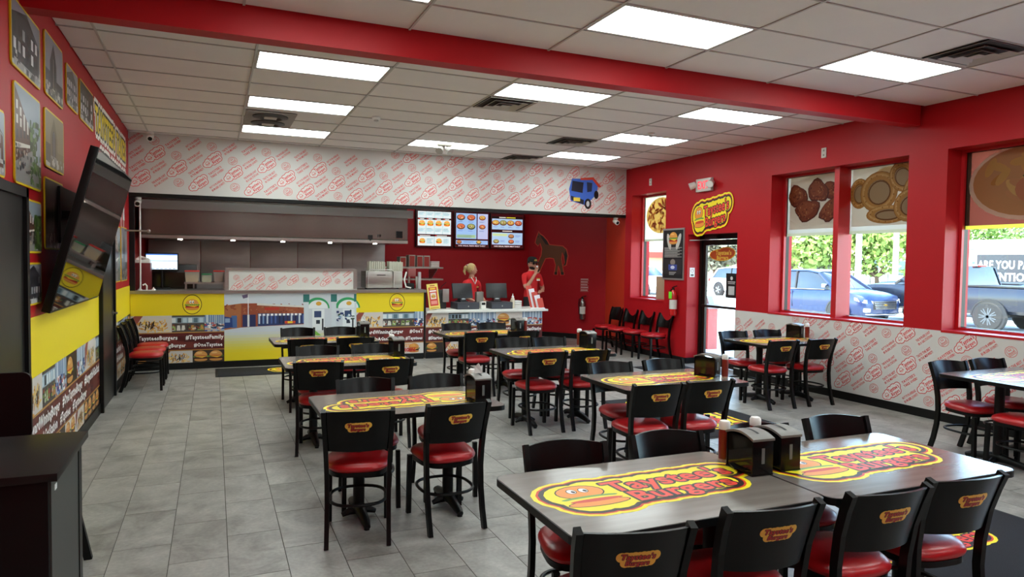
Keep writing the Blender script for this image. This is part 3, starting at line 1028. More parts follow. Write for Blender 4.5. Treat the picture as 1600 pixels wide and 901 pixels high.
def pic_kitchen(c, x0, x1, y0, y1, rr):
    w, h = x1 - x0, y1 - y0
    c.rect(x0, x1, y0, y1, '#4c4644'); c.up()
    c.rect(x0, x1, y0 + .55 * h, y0 + .9 * h, '#8fa5b4'); c.up()
    for k in range(6):
        c.rect(x0 + w * k / 6, x0 + w * (k + .7) / 6, y0 + .58 * h, y0 + .85 * h, rr.choice(['#2b3036', '#b9cbd6', '#55707e', '#d6dde0']))
    c.up()
    for k in range(7):
        a = x0 + w * k / 7
        c.poly([(a, y0 + .12 * h), (a + w * .12, y0 + .12 * h), (a + w * .10, y0 + .42 * h), (a + .02 * w, y0 + .42 * h)], rr.choice(['#b84a3a', '#86a052', '#d6d2c8', '#3a3330', '#c88a48', '#9db56a']))
    c.up(); photo_noise(c, x0, x1, y0 + .1 * h, y0 + .5 * h, ['#c8c2b6', '#8a3a2c', '#7e9a48', '#37302c'], 24, rr, .02, .05)

def pic_crowd(c, x0, x1, y0, y1, rr):
    h = y1 - y0
    c.rect(x0, x1, y0, y1, '#9fb3c6'); c.up()
    for k in range(int((x1 - x0) / .03)):
        c.rect(x0 + .03 * k, x0 + .03 * k + .012, y0 + .4 * h, y1, rr.choice(['#dfe6ec', '#4a6c9c', '#8292a4']))
    c.up(); photo_noise(c, x0, x1, y0, y0 + .55 * h, ['#2b4f9a', '#e8e6e4', '#b7433c', '#d0a890', '#3b4658', '#20304e'], 40, rr, .03, .07)

PICS = [pic_burger, pic_kitchen, pic_crowd, pic_fries]
def collage(c, x0, x1, y0, y1, tags, seed=1, texth=.085):
    rr = random.Random(seed)
    h = y1 - y0
    def strip(a, b, seq):
        x = x0; i = 0
        while x < x1 - .01:
            w = min((b - a) * (1.5 + rr.random()), x1 - x)
            if x1 - (x + w) < .12: w = x1 - x
            L = c.layer
            seq[i % len(seq)](c, x, x + w, a, b, rr)
            c.layer = L
            x += w; i += 1
    c.up()
    strip(y0 + .64 * h, y1, [pic_fries, pic_kitchen, pic_crowd, pic_burger, pic_crowd])
    strip(y0, y0 + .27 * h, [pic_burger, pic_fries, pic_burger, pic_burger])
    c.up(140)
    c.rect(x0, x1, y0 + .27 * h, y0 + .64 * h, MAROON); c.up()
    for k in range(30):
        x = x0 + rr.random() * (x1 - x0); w = min(.25, x1 - x)
        c.rect(x, x + w, y0 + (.29 + .33 * rr.random()) * h, y0 + (.30 + .33 * rr.random()) * h, rr.choice(['#6a2420', '#4b1312', '#702b22']))
    c.up()
    c.rect(x0, x1, y0 + .255 * h, y0 + .275 * h, '#b07a34'); c.rect(x0, x1, y0 + .63 * h, y0 + .65 * h, '#b98a4a'); c.up()
    for row, line in enumerate(tags):
        x = x0 + .05
        yy = y0 + (.535 if row == 0 else .37) * h
        for t in line:
            co, fs, w = text2d(t, .032, 0, 1)
            w *= .86
            hh = texth * (1 if row == 0 else .92)
            if x + w * hh > x1:
                # the print runs past the panel edge: keep the letters that fit
                while t and text2d(t, .032, 0, 1)[2] * .86 * hh > x1 - x - .01: t = t[:-1]
                if len(t) > 2: c.text(t, x, yy, hh, '#f3f1ee', bold=.032, align='l', res=1, width=text2d(t, .032, 0, 1)[2] * .86 * hh)
                break
            c.text(t, x, yy, hh, '#f3f1ee', bold=.032, align='l', res=1, width=w * hh)
            x += w * hh + .11
    return c

# ---- TV wall: yellow band over the burger collage
for k, (a, b, tg) in enumerate(((5.36, 8.56, [['#AwardWinningBurger', '#OneTaysteeBurger', '#BurgerInAGasStation'], ['#StartedInAGasStation', '#Taystees', '#TaysteesBurger']]), (9.66, YH, [['#TaysteesFamily', '#OneTaysteeBurger'], ['#BurgerInAGasStation']]))):
    MB().box(XL, XL + .006, a, b, .86, 1.275).build('yellow_band', M_yel, wall_left, smooth=False)
    c = Canvas()
    collage(c, 0, b - a, 0, .75, tg, seed=11 + k, texth=.085)
    c.build('collage_print', PRINT, wall_left, frame_of((XL + .002, a, .11), (0, 1, 0), (0, 0, 1)))
c = Canvas()
for i, (t, y, x0, w, h) in enumerate((("TAYSTEE'S TAKES", 3.16, 8.45, 2.75, .25), ("OVER MONROE", 2.72, 8.75, 2.4, .25))):
    for fat, col in ((.075, '#f3efe9'), (.03, '#111010'), (0, '#f2d61b')):
        c.up(); c.text(t, x0 + w / 2, y, h, col, bold=.045, width=w, fat=fat, nf=10)
c.build('slogan_lettering', PRINT, wall_left, frame_of((XL + .002, 0, 0), (0, 1, 0), (0, 0, 1)))
c = Canvas()
for k, x in enumerate((10.62, 10.92)):
    c.ell(x, 2.47, .045, .045, '#f1efec', 14); c.rect(x - .06, x + .06, 2.26, 2.41, '#f1efec'); c.rect(x - .03, x + .03, 2.10, 2.26, '#f1efec')
    if k: c.up(); c.poly([(x - .11, 2.2), (x + .11, 2.2), (x, 2.44)], '#f1efec')
c.rect(10.76, 10.775, 2.1, 2.5, '#f1efec')
c.build('restroom_symbols', PRINT, wall_left, frame_of((XL + .002, 0, 0), (0, 1, 0), (0, 0, 1)))

# ---- service counter, tall section
M_ctr = mat('counter_carcass', '#8a8580', .6)
CT = empty('service_counter', (1.1, YH, 0), label='tall service counter with yellow panels, storefront mural and steel ledge', cat='counter')
def cb(b, *a): return b.box(a[0] - 1.1, a[1] - 1.1, a[2] - YH, a[3] - YH, a[4], a[5])
cb(MB(), XL + .01, 3.34, YH + .01, YH + .72, .0, 1.15).build('carcass', M_ctr, CT, smooth=False)
cb(MB(), XL + .01, 3.378, YH - .03, YH + .74, 1.15, 1.195).build('steel_ledge', M_steel, CT, smooth=False)
cb(MB(), XL + .01, 3.34, YH - .006, YH + .01, 0, .10).build('kickboard', M_black, CT, smooth=False)
cb(MB(), 3.34, 3.375, YH - .01, YH + .72, .80, 1.15).build('end_panel', M_black, CT, smooth=False)
for a, b in ((XL + .01, .15), (2.18, 3.34)):
    cb(MB(), a, b, YH, YH + .01, .82, 1.15).build('yellow_panel', M_yel, CT, smooth=False)
    c = Canvas()
    cx = -.30 if a < 0 else 2.87
    c.ell(cx, .985, .135, .15, BLK, 24); c.up(); c.ell(cx, .985, .125, .14, '#f2d81e', 24); c.up()
    burger(c, cx, .975, .19, face=True, outline=False)
    c.build('burger_emblem', PRINT, CT, frame_of((-1.1, -.0015, 0), (1, 0, 0), (0, 0, 1)))
c = Canvas()
collage(c, XL + .01, .15, .10, .82, [['#TaysteesBurgers', '#TaysteesFamily'], ['#AwardWinningBurger', '#OneTaysteeBurger']], seed=5, texth=.060)
c.build('collage_print', PRINT, CT, frame_of((-1.1, -.001, 0), (1, 0, 0), (0, 0, 1)))
c = Canvas()
collage(c, 2.18, 3.34, .10, .82, [['#AwardWinningBurger', '#OneTaysteeBurger'], ['#StartedInAGasStation', '#Taystees']], seed=8, texth=.060)
c.up(2); c.text('TAYSTEES', 3.05, .24, .05, '#e8a03a', bold=.04, width=.3); c.text('BURGERS', 3.05, .165, .06, '#c8281f', bold=.05, width=.3)
c.build('collage_print', PRINT, CT, frame_of((-1.1, -.001, 0), (1, 0, 0), (0, 0, 1)))
# storefront mural between the collages
def mural(c, x0, x1, y0, y1):
    w, h = x1 - x0, y1 - y0
    def X(t): return x0 + t * w
    def Z(t): return y0 + t * h
    rr = random.Random(3)
    c.rect(x0, x1, y0, y1, '#c9d0d8'); c.up()
    n = 10
    for k in range(n):                       # pale forecourt running into yellow at the foot, as printed
        a = k / n
        y_0, y_1 = Z(.0 + .42 * (1 - a) - .042), Z(.42 * (1 - a))
        t = min(1, a * 1.5)
        c.rect(x0, x1, y_0, y_1, (0.80 + .12 * t, 0.82 + .01 * t, 0.80 - .66 * t))
    c.up()
    c.poly([(X(0), Z(.82)), (X(.12), Z(.85)), (X(.12), Z(.49)), (X(0), Z(.46))], '#a8673f')
    c.poly([(X(.12), Z(.85)), (X(.235), Z(.85)), (X(.235), Z(.50)), (X(.12), Z(.49))], '#95492f')
    c.poly([(X(.235), Z(.83)), (X(.60), Z(.775)), (X(.60), Z(.52)), (X(.235), Z(.50))], '#9a5136')
    c.up(); photo_noise(c, X(.0), X(.60), Z(.70), Z(.84), ['#8a4128', '#ab6a48', '#7d3a26'], 60, rr, .02, .05)
    c.poly([(X(.235), Z(.85)), (X(.60), Z(.80)), (X(.60), Z(.775)), (X(.235), Z(.82))], '#d8d3cb')
    c.poly([(X(.24), Z(.70)), (X(.60), Z(.685)), (X(.60), Z(.53)), (X(.24), Z(.505))], '#2a3866'); c.up()
    for k in range(12):
        a = X(.245 + .03 * k)
        c.rect(a, a + .012 * w, Z(.54), Z(.67), rr.choice(['#7c9ac8', '#1a2142', '#c9d6e4', '#4a62a0', '#2a2a48']))
    c.rect(X(.13), X(.225), Z(.50), Z(.68), '#27305c'); c.up(); c.rect(X(.165), X(.18), Z(.5), Z(.68), '#c7ccd6'); c.rect(X(.05), X(.09), Z(.49), Z(.67), '#4a6a9c')
    c.rect(X(.29), X(.40), Z(.745), Z(.785), '#b83426'); [c.rect(X(.245 + .03 * q), X(.245 + .03 * q + .02), Z(.66), Z(.69), '#eef0f4') for q in range(11)]
    c.rect(X(.44), X(.52), Z(.535), Z(.575), '#c84a2a'); c.up(); c.rect(X(.462), X(.50), Z(.54), Z(.57), '#e8c83a')
    c.poly([(X(.0), Z(.66)), (X(.055), Z(.64)), (X(.06), Z(.5)), (X(.0), Z(.48))], '#24407c'); c.up(); c.rect(X(.005), X(.04), Z(.57), Z(.63), '#8fa6c8')
    c.rect(X(.168), X(.174), Z(.5), Z(.98), '#e6e8ea'); c.poly([(X(.168), Z(.99)), (X(.125), Z(.97)), (X(.135), Z(.92)), (X(.168), Z(.94))], '#6a5a78')
    # pump canopies
    for a, r in ((.66, .095), (.90, .10)):
        c.up(); c.ell(X(a + .03), Z(.76), r * w, .17 * h, '#2f9a5e', 24, a0=0, a1=PI)
        c.up(); c.ell(X(a + .035), Z(.76), r * w * .82, .13 * h, '#e3e8ea', 24, a0=0, a1=PI)
        c.up(); c.ell(X(a + .04), Z(.835), .022 * w, .032 * h, '#d8a23a', 14)
        c.rect(X(a - .01), X(a + .085), Z(.42), Z(.75), '#dfe5e8'); c.up(); c.rect(X(a + .005), X(a + .06), Z(.62), Z(.72), '#31456c'); c.rect(X(a + .02), X(a + .05), Z(.52), Z(.58), '#1f2a38')
        c.rect(X(a + .065), X(a + .078), Z(.42), Z(.60), '#2a3138')
    for a in (.585, .80, .985):
        c.up(); c.rect(X(a), X(min(a + .038, 1)), Z(.30), Z(1), '#ccd6dc'); c.up(); c.rect(X(a - .005), X(min(a + .043, 1)), Z(.86), Z(.98), '#2c6f6c')
    c.up(); photo_noise(c, X(.84), X(.985), Z(.54), Z(.74), ['#2c4a3a', '#7fa0b8', '#2b3a6a', '#dfe6ea'], 22, rr, .03, .07)
    c.poly([(X(.62), Z(.40)), (X(.66), Z(.44)), (X(.72), Z(.34)), (X(.69), Z(.34))], '#7ab648')
c = Canvas()
mural(c, .15, 2.18, .10, 1.15)
c.build('storefront_mural', PRINT, CT, frame_of((-1.1, -.001, 0), (1, 0, 0), (0, 0, 1)))
# ---- register section
RC = empty('register_counter', (4.5, YH, 0), label='low register counter with white top and hashtag collage front', cat='counter')
MB().box(-1.12, 1.12, .012, .70, 0, .79).build('carcass', M_ctr, RC, smooth=False)
MB().cbox(-1.118, 1.22, -.05, .74, .79, .83, .006).build('countertop', mat('white_laminate_top', '#e4e2dc', .35), RC)
MB().box(-1.12, 1.125, -.004, .012, 0, .10).build('kickboard', M_black, RC, smooth=False)
c = Canvas()
collage(c, -1.12, 1.125, .10, .79, [['#OneTaysteeBurger', '#TaysteesFamily', '#StartedInAGasStation'], ['#StartedInAGasStation', '#Taystees', '#StartedInAGasStation']], seed=21, texth=.062)
c.build('collage_print', PRINT, RC, frame_of((0, .011, 0), (1, 0, 0), (0, 0, 1)))

# ================================================================== kitchen
hood = empty('exhaust_hood', (1.1, 12.3, 2.0), label='long stainless steel exhaust hood over the kitchen line', cat='range hood')
b = MB().prism([(0, .07), (.02, .0), (1.5, .0), (1.5, .66), (.06, .66), (.06, .46), (0, .46)], -2.16, 2.14, 'x')
b.build('canopy', mat('hood_steel', '#7d7771', .26, metal=.95, noise=.10, nscale=1.2, stretch=(3, 1, .6)), hood, smooth=False)
MB().box(-.5, .5, .4, 1.2, .66, 1.50).build('duct', M_steel_dull, hood, smooth=False)
MB().box(-2.16, 2.24, -.015, .05, .46, .60).build('top_flashing', mat('flashing_steel', '#aab0ae', .35, metal=.5), hood, smooth=False)
MB().box(-2.16, 2.14, -.012, .01, .0, .05).build('grease_lip', M_steel, hood, smooth=False)
for k in range(5):
    MB().cyl((-1.6 + .8 * k, .25, -.015), (-1.6 + .8 * k, .25, .0), .032, n=16).build('hood_lamp', mat('hood_lamp_glow', '#fff4dc', .5, emit=40), hood)
MB().box(1.93, 2.04, -.02, .0, .10, .22).build('control_plate', M_black, hood, smooth=False)
c = Canvas()
c.poly([(1.42, .14), (1.50, .14), (1.50, .08), (1.46, .03), (1.42, .08)], '#1c1c1c')
c.text('19', 1.62, .13, .05, '#2a2a2a', bold=.02)
c.build('inspection_stickers', PRINT, hood, frame_of((0, -.014, 0), (1, 0, 0), (0, 0, 1)))
for k in range(5):
    a = -1.08 + k * .86
    MB().cbox(a + .004, a + .856, 14.0, 14.03, .85, 2.02, .004).build('steel_panel', M_steel_dull, wall_back)
MB().box(XL + .0, XL + .07, YH + .02, YH + .09, 1.196, 2.585).build('trim_6', M_black, smooth=False, kind='structure')
o = MB().cyl((XL + .13, YH + .18, 1.2), (XL + .13, YH + .18, 3.5), .012).build('white_pole', M_white, label='thin white upright pole at the corner of the kitchen pass', cat='pole')
o = empty('wall_rod', (XL, 10.9, 2.06), label='short steel rod with round knob on the wall by the kitchen', cat='rod')
MB().cyl((0, 0, 0), (.30, 0, 0), .012).build('rod', M_steel, o)
MB().sph((.31, 0, 0), .025).build('knob', M_steel, o)

# back range / fryers line
R_ = empty('cooking_line', (1.1, 13.5, 0), label='stainless cooking range along the kitchen wall under the hood', cat='cooking range')
MB().box(-2.1, 2.1, -.35, .4, .0, .92).build('body', M_steel_dull, R_, smooth=False)
MB().box(-2.1, 2.1, .35, .42, .92, 1.25).build('backsplash', M_steel_dull, R_, smooth=False)
for k in range(6): MB().cyl((-1.9 + .75 * k, -.36, .8), (-1.9 + .75 * k, -.40, .8), .03).build('control_knob', M_black, R_)
# tall dark cooler and boards behind the pass
o = empty('black_fridge', (-.62, 12.75, 0), label='black glass-front fridge behind the order screen', cat='fridge')
MB().cbox(-.36, .36, -.25, .3, 0, 1.58, .01).build('cabinet', mat('fridge_black', '#22201f', .3), o)
MB().box(-.30, .30, -.262, -.25, .9, 1.45).build('door_glass', mat('fridge_glass', '#2e2c22', .08), o, smooth=False)
MB().box(.31, .33, -.29, -.25, .95, 1.4).build('handle', M_steel, o, smooth=False)

# on the tall counter
o = empty('red_tray_stand', (-1.0, 11.92, 1.196), label='dark red stand with napkins on top at the kitchen corner', cat='stand')
MB().cbox(-.12, .12, -.13, .16, 0, .41, .006).build('body', mat('maroon_plastic', '#6c1519', .4), o)
MB().box(-.12, -.08, -.22, -.14, .0, .34).build('clear_post', mat('grey_post', '#8d8884', .3, metal=.6), o, smooth=False)
b = MB().cbox(-.11, .11, -.1, .12, .41, .46, .006)
b.tube([(-.08, 0, .46), (-.02, .02, .50), (.05, -.01, .475), (.09, .02, .46)], .022, 6)
b.build('napkin_pack', M_white, o)
def screen_print(c, w, h):
    c.rect(0, w, 0, h, '#d6eaf6'); c.up(); c.rect(0, w, h * .55, h * .58, '#2c50a8'); c.rect(0, w, h * .93, h, '#4a74c8')
    for k in range(7): c.rect(w * (.04 + .135 * k), w * (.13 + .135 * k), h * .04, h * .075, '#2a3440'); c.rect(w * (.04 + .135 * k), w * (.042 + .135 * k), h * .1, h * .9, '#a9cfe4')
o = empty('order_screen', (-.75, 12.2, 1.196), .12, label='black order monitor with pale blue lit display on the kitchen pass', cat='monitor')
MB().cbox(-.24, .24, -.02, .02, .29, .57, .006).build('casing', M_black, o)
c = Canvas(); screen_print(c, .44, .24)
c.build('display', print_mat('lit_display', .3, emit=1.0), o, frame_of((-.22, -.0205, .31), (1, 0, 0), (0, 0, 1)))
MB().cyl((0, 0, .29), (0, 0, .02), .02).build('stand', M_black, o)
MB().cbox(-.12, .12, -.08, .08, 0, .02, .005).build('foot', M_black, o)
o = empty('white_faucet', (-.92, 11.66, 1.196), label='white two-handled faucet on the steel ledge by the red stand', cat='faucet')
MB().tube([(0, 0, 0), (0, 0, .07), (-.02, -.02, .10), (-.05, -.03, .08)], .012, 8).build('spout', M_white, o)
for s in (-1, 1): MB().lathe([(.03, 0), (.03, .015), (.012, .03), (.008, .05)], (s * .09, 0, 0), 12).build('handle', M_white, o)
MB().cbox(-.12, .12, -.03, .03, -.0, .008, .002).build('deck_plate', M_white, o)

M_clear = mat('clear_container', '#c8c6bd', .2, alpha=.45)
o = empty('container_rack', (-.12, 12.0, 1.196), label='low steel rack holding food containers on the kitchen pass', cat='rack')
MB().box(-.30, .29, -.13, .13, .09, .115).build('shelf', M_steel, o, smooth=False)
for sx in (-.28, .27):
    for sy in (-.11, .11): MB().box(sx - .01, sx + .01, sy - .01, sy + .01, 0, .09).build('leg', M_steel, o, smooth=False)
for x, w, h, lid, fill, lab in ((-.31, .10, .185, '#c22a22', '#c8963e', 'clear tub of onion rings with red lid on the steel rack'), (-.10, .075, .135, '#2c7d4e', '#b7b06a', 'short clear tub with green lid between two red-lidded tubs'), (.085, .085, .185, '#c22a22', '#a8482c', 'red-lidded tub of reddish topping beside the papered glass guard')):
    o = empty('food_container', (x, 12.0, 1.311), label=lab, cat='container')
    MB().prism([(-w * .86, -w * .86), (w * .86, -w * .86), (w * .86, w * .86), (-w * .86, w * .86)], .003, h * .62).build('contents', mat('contents_' + lid + fill, fill, .8, noise=.4, nscale=60), o, smooth=False)
    b = MB(); b.add([(-w * .9, -w * .9, 0), (w * .9, -w * .9, 0), (w * .9, w * .9, 0), (-w * .9, w * .9, 0), (-w, -w, h - .02), (w, -w, h - .02), (w, w, h - .02), (-w, w, h - .02)], [(3, 2, 1, 0), (0, 1, 5, 4), (1, 2, 6, 5), (2, 3, 7, 6), (3, 0, 4, 7)])
    b.build('tub', M_clear, o, smooth=False)
    MB().cbox(-w * 1.06, w * 1.06, -w * 1.06, w * 1.06, h - .02, h, .004).build('lid', mat('lid_' + lid, lid, .4), o)
G = empty('counter_guard', (1.19, 11.72, 1.196), label='steel-framed guard covered with red printed wrap on the kitchen pass', cat='counter guard')
MB().box(-.98, .98, 0, .02, .0, .31).build('panel', M_wrap, G, smooth=False)
MB().box(-1.02, 1.02, -.02, .25, .31, .345).build('top_rail', M_steel, G, smooth=False)
for s in (-1, 1): MB().box(s * 1.0 - .03, s * 1.0 + .03, -.01, .03, 0, .31).build('post', M_steel, G, smooth=False)
c = Canvas(); wrap_pattern(c, -.97, .97, .0, .31, cell=.2, seed=2)
c.build('wrap_print', PRINT, G, frame_of((0, -.001, 0), (1, 0, 0), (0, 0, 1)), kind='stuff')

o = empty('steel_toaster_oven', (2.74, 12.05, 1.196), label='stainless countertop oven with curved handle bar on the pass', cat='oven')
MB().cbox(-.34, .30, -.18, .25, .02, .31, .01).build('housing', M_steel, o)
MB().tube([(-.31, -.185, .02), (-.31, -.20, .30), (-.27, -.20, .335), (.10, -.20, .335), (.14, -.20, .30), (.14, -.185, .02)], .010, 8).build('handle_bar', M_steel, o)
MB().box(-.15, .0, -.186, -.18, .235, .247).build('slot', M_black, o, smooth=False)
for sx in (-.3, .26): MB().cyl((sx, 0, 0), (sx, 0, .02), .02).build('foot', M_black, o)
SH = empty('wall_shelf', (3.72, 13.45, 0), label='two-tier steel wall shelf behind the drink machine', cat='shelf')
for z in (1.31, 1.54): MB().box(-.75 if z > 1.4 else -.55, .52, -.16, .45, z, z + .03).build('shelf_board', M_steel, SH, smooth=False)
for x in (-.4, .4):
    MB().prism([(.45, 1.28), (.45, 1.54), (-.12, 1.54), (-.12, 1.52), (.40, 1.28)], x, x + .015, 'x').build('bracket', M_steel_dull, SH, smooth=False)
M_boxred = mat('red_carton', '#a03028', .6); M_boxtan = mat('tan_carton', '#b3a78f', .8)
for k, (x, z, h) in enumerate(((3.42, 1.572, .20), (3.60, 1.572, .235), (3.76, 1.572, .225), (3.90, 1.572, .225))):
    o = empty('carton', (x, 13.43, z), label=['shortest red-fronted carton on the top wall shelf', 'tallest red carton on the top wall shelf', 'third red carton along the top wall shelf', 'red carton beside the plate pile on the wall shelf'][k], cat='box', group='cartons on the wall shelf')
    MB().cbox(-.065, .065, -.12, .12, 0, h, .004).build('body', mat('carton_grey', '#a39c92', .7), o)
    MB().box(-.05, .05, -.124, -.12, .01, h - .02).build('printed_face', M_boxred, o, smooth=False)
o = empty('plate_pile', (4.08, 13.43, 1.572), label='pile of white lids beside the cartons on the shelf', cat='lids')
for k in range(6): MB().cbox(-.09 + .004 * (k % 3), .09, -.1, .1, k * .02, k * .02 + .014, .004).build('lid', M_white, o)
for k, (x, w) in enumerate(((2.62, .20), (2.95, .17))):
    o = empty('clamshell_pile', (x, 12.08, 1.506), label=['wider pile of pale takeout boxes on the steel oven', 'narrower pile of pale takeout boxes on the steel oven'][k], cat='takeout boxes', group='takeout boxes on the oven')
    for i in range(8): MB().cbox(-w * .7 + i * w * .18, -w * .7 + i * w * .18 + .03, -.1, .1, .0, .17 - .01 * (i % 2), .004).build('takeout_box', mat('foam_box', '#b9b7a6', .7), o)
o = empty('drink_machine', (3.23, 11.9, 1.196), label='small drink mixer with clear jug at the end of the pass', cat='drink mixer')
MB().cbox(-.10, .02, -.05, .08, .0, .10, .006).build('base', M_black, o)
MB().cbox(-.09, .05, -.04, .07, .22, .36, .008).build('motor_head', mat('mixer_red', '#8c4a48', .4), o)
MB().cyl((-.05, .06, .1), (-.05, .06, .24), .02).build('column', M_steel, o)
MB().tube([(-.12, -.03, .30), (-.16, -.04, .16), (-.13, -.04, .04), (-.04, -.05, .02)], .014, 8).build('hose', M_white, o)
MB().lathe([(.04, 0), (.05, .2), (.05, .22)], (.10, 0, .0), 14).build('jug', M_clear, o)
MB().cbox(.09, .14, -.06, .0, .0, .30, .004).build('cup_tube', mat('cup_sleeve', '#a9a2a6', .4), o)

# ---- register things
M_pos = mat('pos_black', '#1d1d20', .35)
for k, (x, rz) in enumerate(((4.18, .12), (4.86, -.1))):
    lab = ['black cash register screen in front of the blonde worker', 'black cash register screen near the brochure holder'][k]
    o = empty('register_terminal', (x, 11.98, .956), rz, label=lab, cat='register', group='cash register terminals')
    b = MB().cbox(-.20, .20, -.014, .014, -.13, .15, .006); b.xf(Matrix.Translation((0, -.02, .19)) @ Matrix.Rotation(-.25, 4, 'X'))
    b.build('screen', M_pos, o)
    MB().prism([(-.08, 0), (.1, 0), (.06, .03), (.0, .15), (-.05, .15)], -.06, .06, 'x').build('stand', M_pos, o, smooth=False)
    MB().cbox(-.08, .08, -.10, .12, 0, .018, .004).build('foot', M_pos, o)
    MB().sph((0, -.075, .05), .045, .012, .014, 12, 6).build('badge', mat('pos_badge', '#b9bcc0', .3, metal=.5), o)
for k, x in enumerate((4.22, 4.88)):
    o = empty('cash_drawer', (x, 11.92, .83), label=['dark cash drawer under the screen beside the yellow sign', 'dark cash drawer under the screen beside the sauce bottle'][k], cat='cash drawer', group='cash drawers')
    MB().cbox(-.21, .21, -.2, .2, .0, .125, .006).build('housing', mat('drawer_grey', '#33353c', .4), o)
    MB().box(-.20, .20, -.205, -.2, .01, .095).build('drawer_front', mat('drawer_front', '#3d4048', .4), o, smooth=False)
    MB().cyl((0, -.207, .055), (0, -.204, .055), .012).build('lock', M_steel, o)
o = empty('card_machine', (4.55, 11.86, .83), label='white card reader between the two cash drawers', cat='card reader')
MB().cbox(-.05, .05, -.04, .04, 0, .13, .006).build('body', M_white, o); MB().box(-.035, .035, -.043, -.04, .07, .115).build('display', M_black, o, smooth=False)
o = empty('sauce_bottle', (5.15, 11.86, .83), label='white sauce bottle beside the second register', cat='bottle')
MB().lathe([(.036, 0), (.04, .02), (.04, .15), (.034, .18), (.02, .20)], n=16).build('bottle_body', mat('cream_plastic', '#dcd2bd', .4), o)
MB().lathe([(.024, .20), (.024, .225), (.008, .235), (.005, .275)], n=12).build('nozzle_cap', M_white, o)
o = empty('lid_stack', (5.27, 12.0, .83), label='stack of white foam boxes on the register counter', cat='boxes')
for k in range(4): MB().cbox(-.09 + .01 * (k % 2), .09, -.09, .09, k * .035, k * .035 + .03, .006).build('foam_box', M_white, o)
o = empty('table_sign', (3.58, 11.68, .836), .0, label='slim yellow and red promo sign leaning on the register counter', cat='sign')
b = MB().box(-.10, .10, -.006, .006, .012, .46); rot = Matrix.Rotation(-.16, 4, 'X') @ Matrix.Rotation(.14, 4, 'Y') ; rot = Matrix.Rotation(-.10, 4, 'Y') @ Matrix.Rotation(-.12, 4, 'X')
b.xf(rot); b.build('board', mat('sign_yellow', '#ead36a', .5), o, smooth=False)
MB().box(-.03, .03, .0, .09, 0, .03).build('foot', M_clear, o, smooth=False)
c = Canvas()
c.rect(-.075, .075, .07, .40, '#cf4134'); c.up(); c.rect(-.05, .05, .19, .30, '#e8ddd0'); c.rect(-.05, .05, .36, .385, '#f0d23a'); c.rect(-.06, .06, .32, .345, '#f4f0e8'); c.rect(-.045, .045, .42, .435, '#b0281f')
c.up(); burger(c, 0, .24, .075, outline=False); c.up(); c.rect(-.055, .055, .10, .16, '#e58f84'); c.rect(-.08, .08, .025, .045, '#c8a43a')
c.build('printed_face', PAPER, o, rot @ frame_of((0, -.0065, 0), (1, 0, 0), (0, 0, 1)))
o = empty('brochure_holder', (5.50, 11.70, .83), -.1, label='acrylic holder with red and white menu leaflets at counter end', cat='brochure holder')
for k in range(5):
    b = MB().box(-.055, .055, -.002, .002, 0, .42 - .06 * k); b.xf(Matrix.Translation((.035 * k, -.02 * k, .02)) @ Matrix.Rotation(-.18, 4, 'Y') @ Matrix.Rotation(-.2, 4, 'X'))
    b.build('leaflet', mat('leaflet_%s' % ('red' if k % 2 == 0 else 'white'), '#c9483c' if k % 2 == 0 else '#e6dfe6', .5), o, smooth=False)
MB().cbox(-.08, .20, -.10, .05, 0, .02, .004).build('base', M_white, o)
o = empty('condiment_bin', (3.80, 12.10, .83), label='black bin with steel cup dispenser beside the first register', cat='bin')
MB().cbox(-.10, .10, -.08, .1, 0, .34, .008).build('body', M_pos, o); MB().cbox(.02, .14, -.11, -.08, .12, .36, .004).build('steel_face', mat('bin_steel', '#a39a98', .35, metal=.7), o)
MB().tube([(.0, 0, .34), (.03, 0, .40), (.12, 0, .48)], .006, 6).build('utensil', M_black, o)
o = empty('cup_caddy', (4.56, 12.08, .83), label='small steel caddy with straws behind the card reader', cat='caddy')
MB().cbox(-.07, .07, -.05, .05, 0, .30, .005).build('caddy_body', mat('caddy_grey', '#8d8880', .4, metal=.4), o)
for k in range(5): MB().cyl((-.04 + .02 * k, 0, .3), (-.05 + .025 * k, .01, .40 + .01 * (k % 2)), .004, n=6).build('straw', M_black, o)

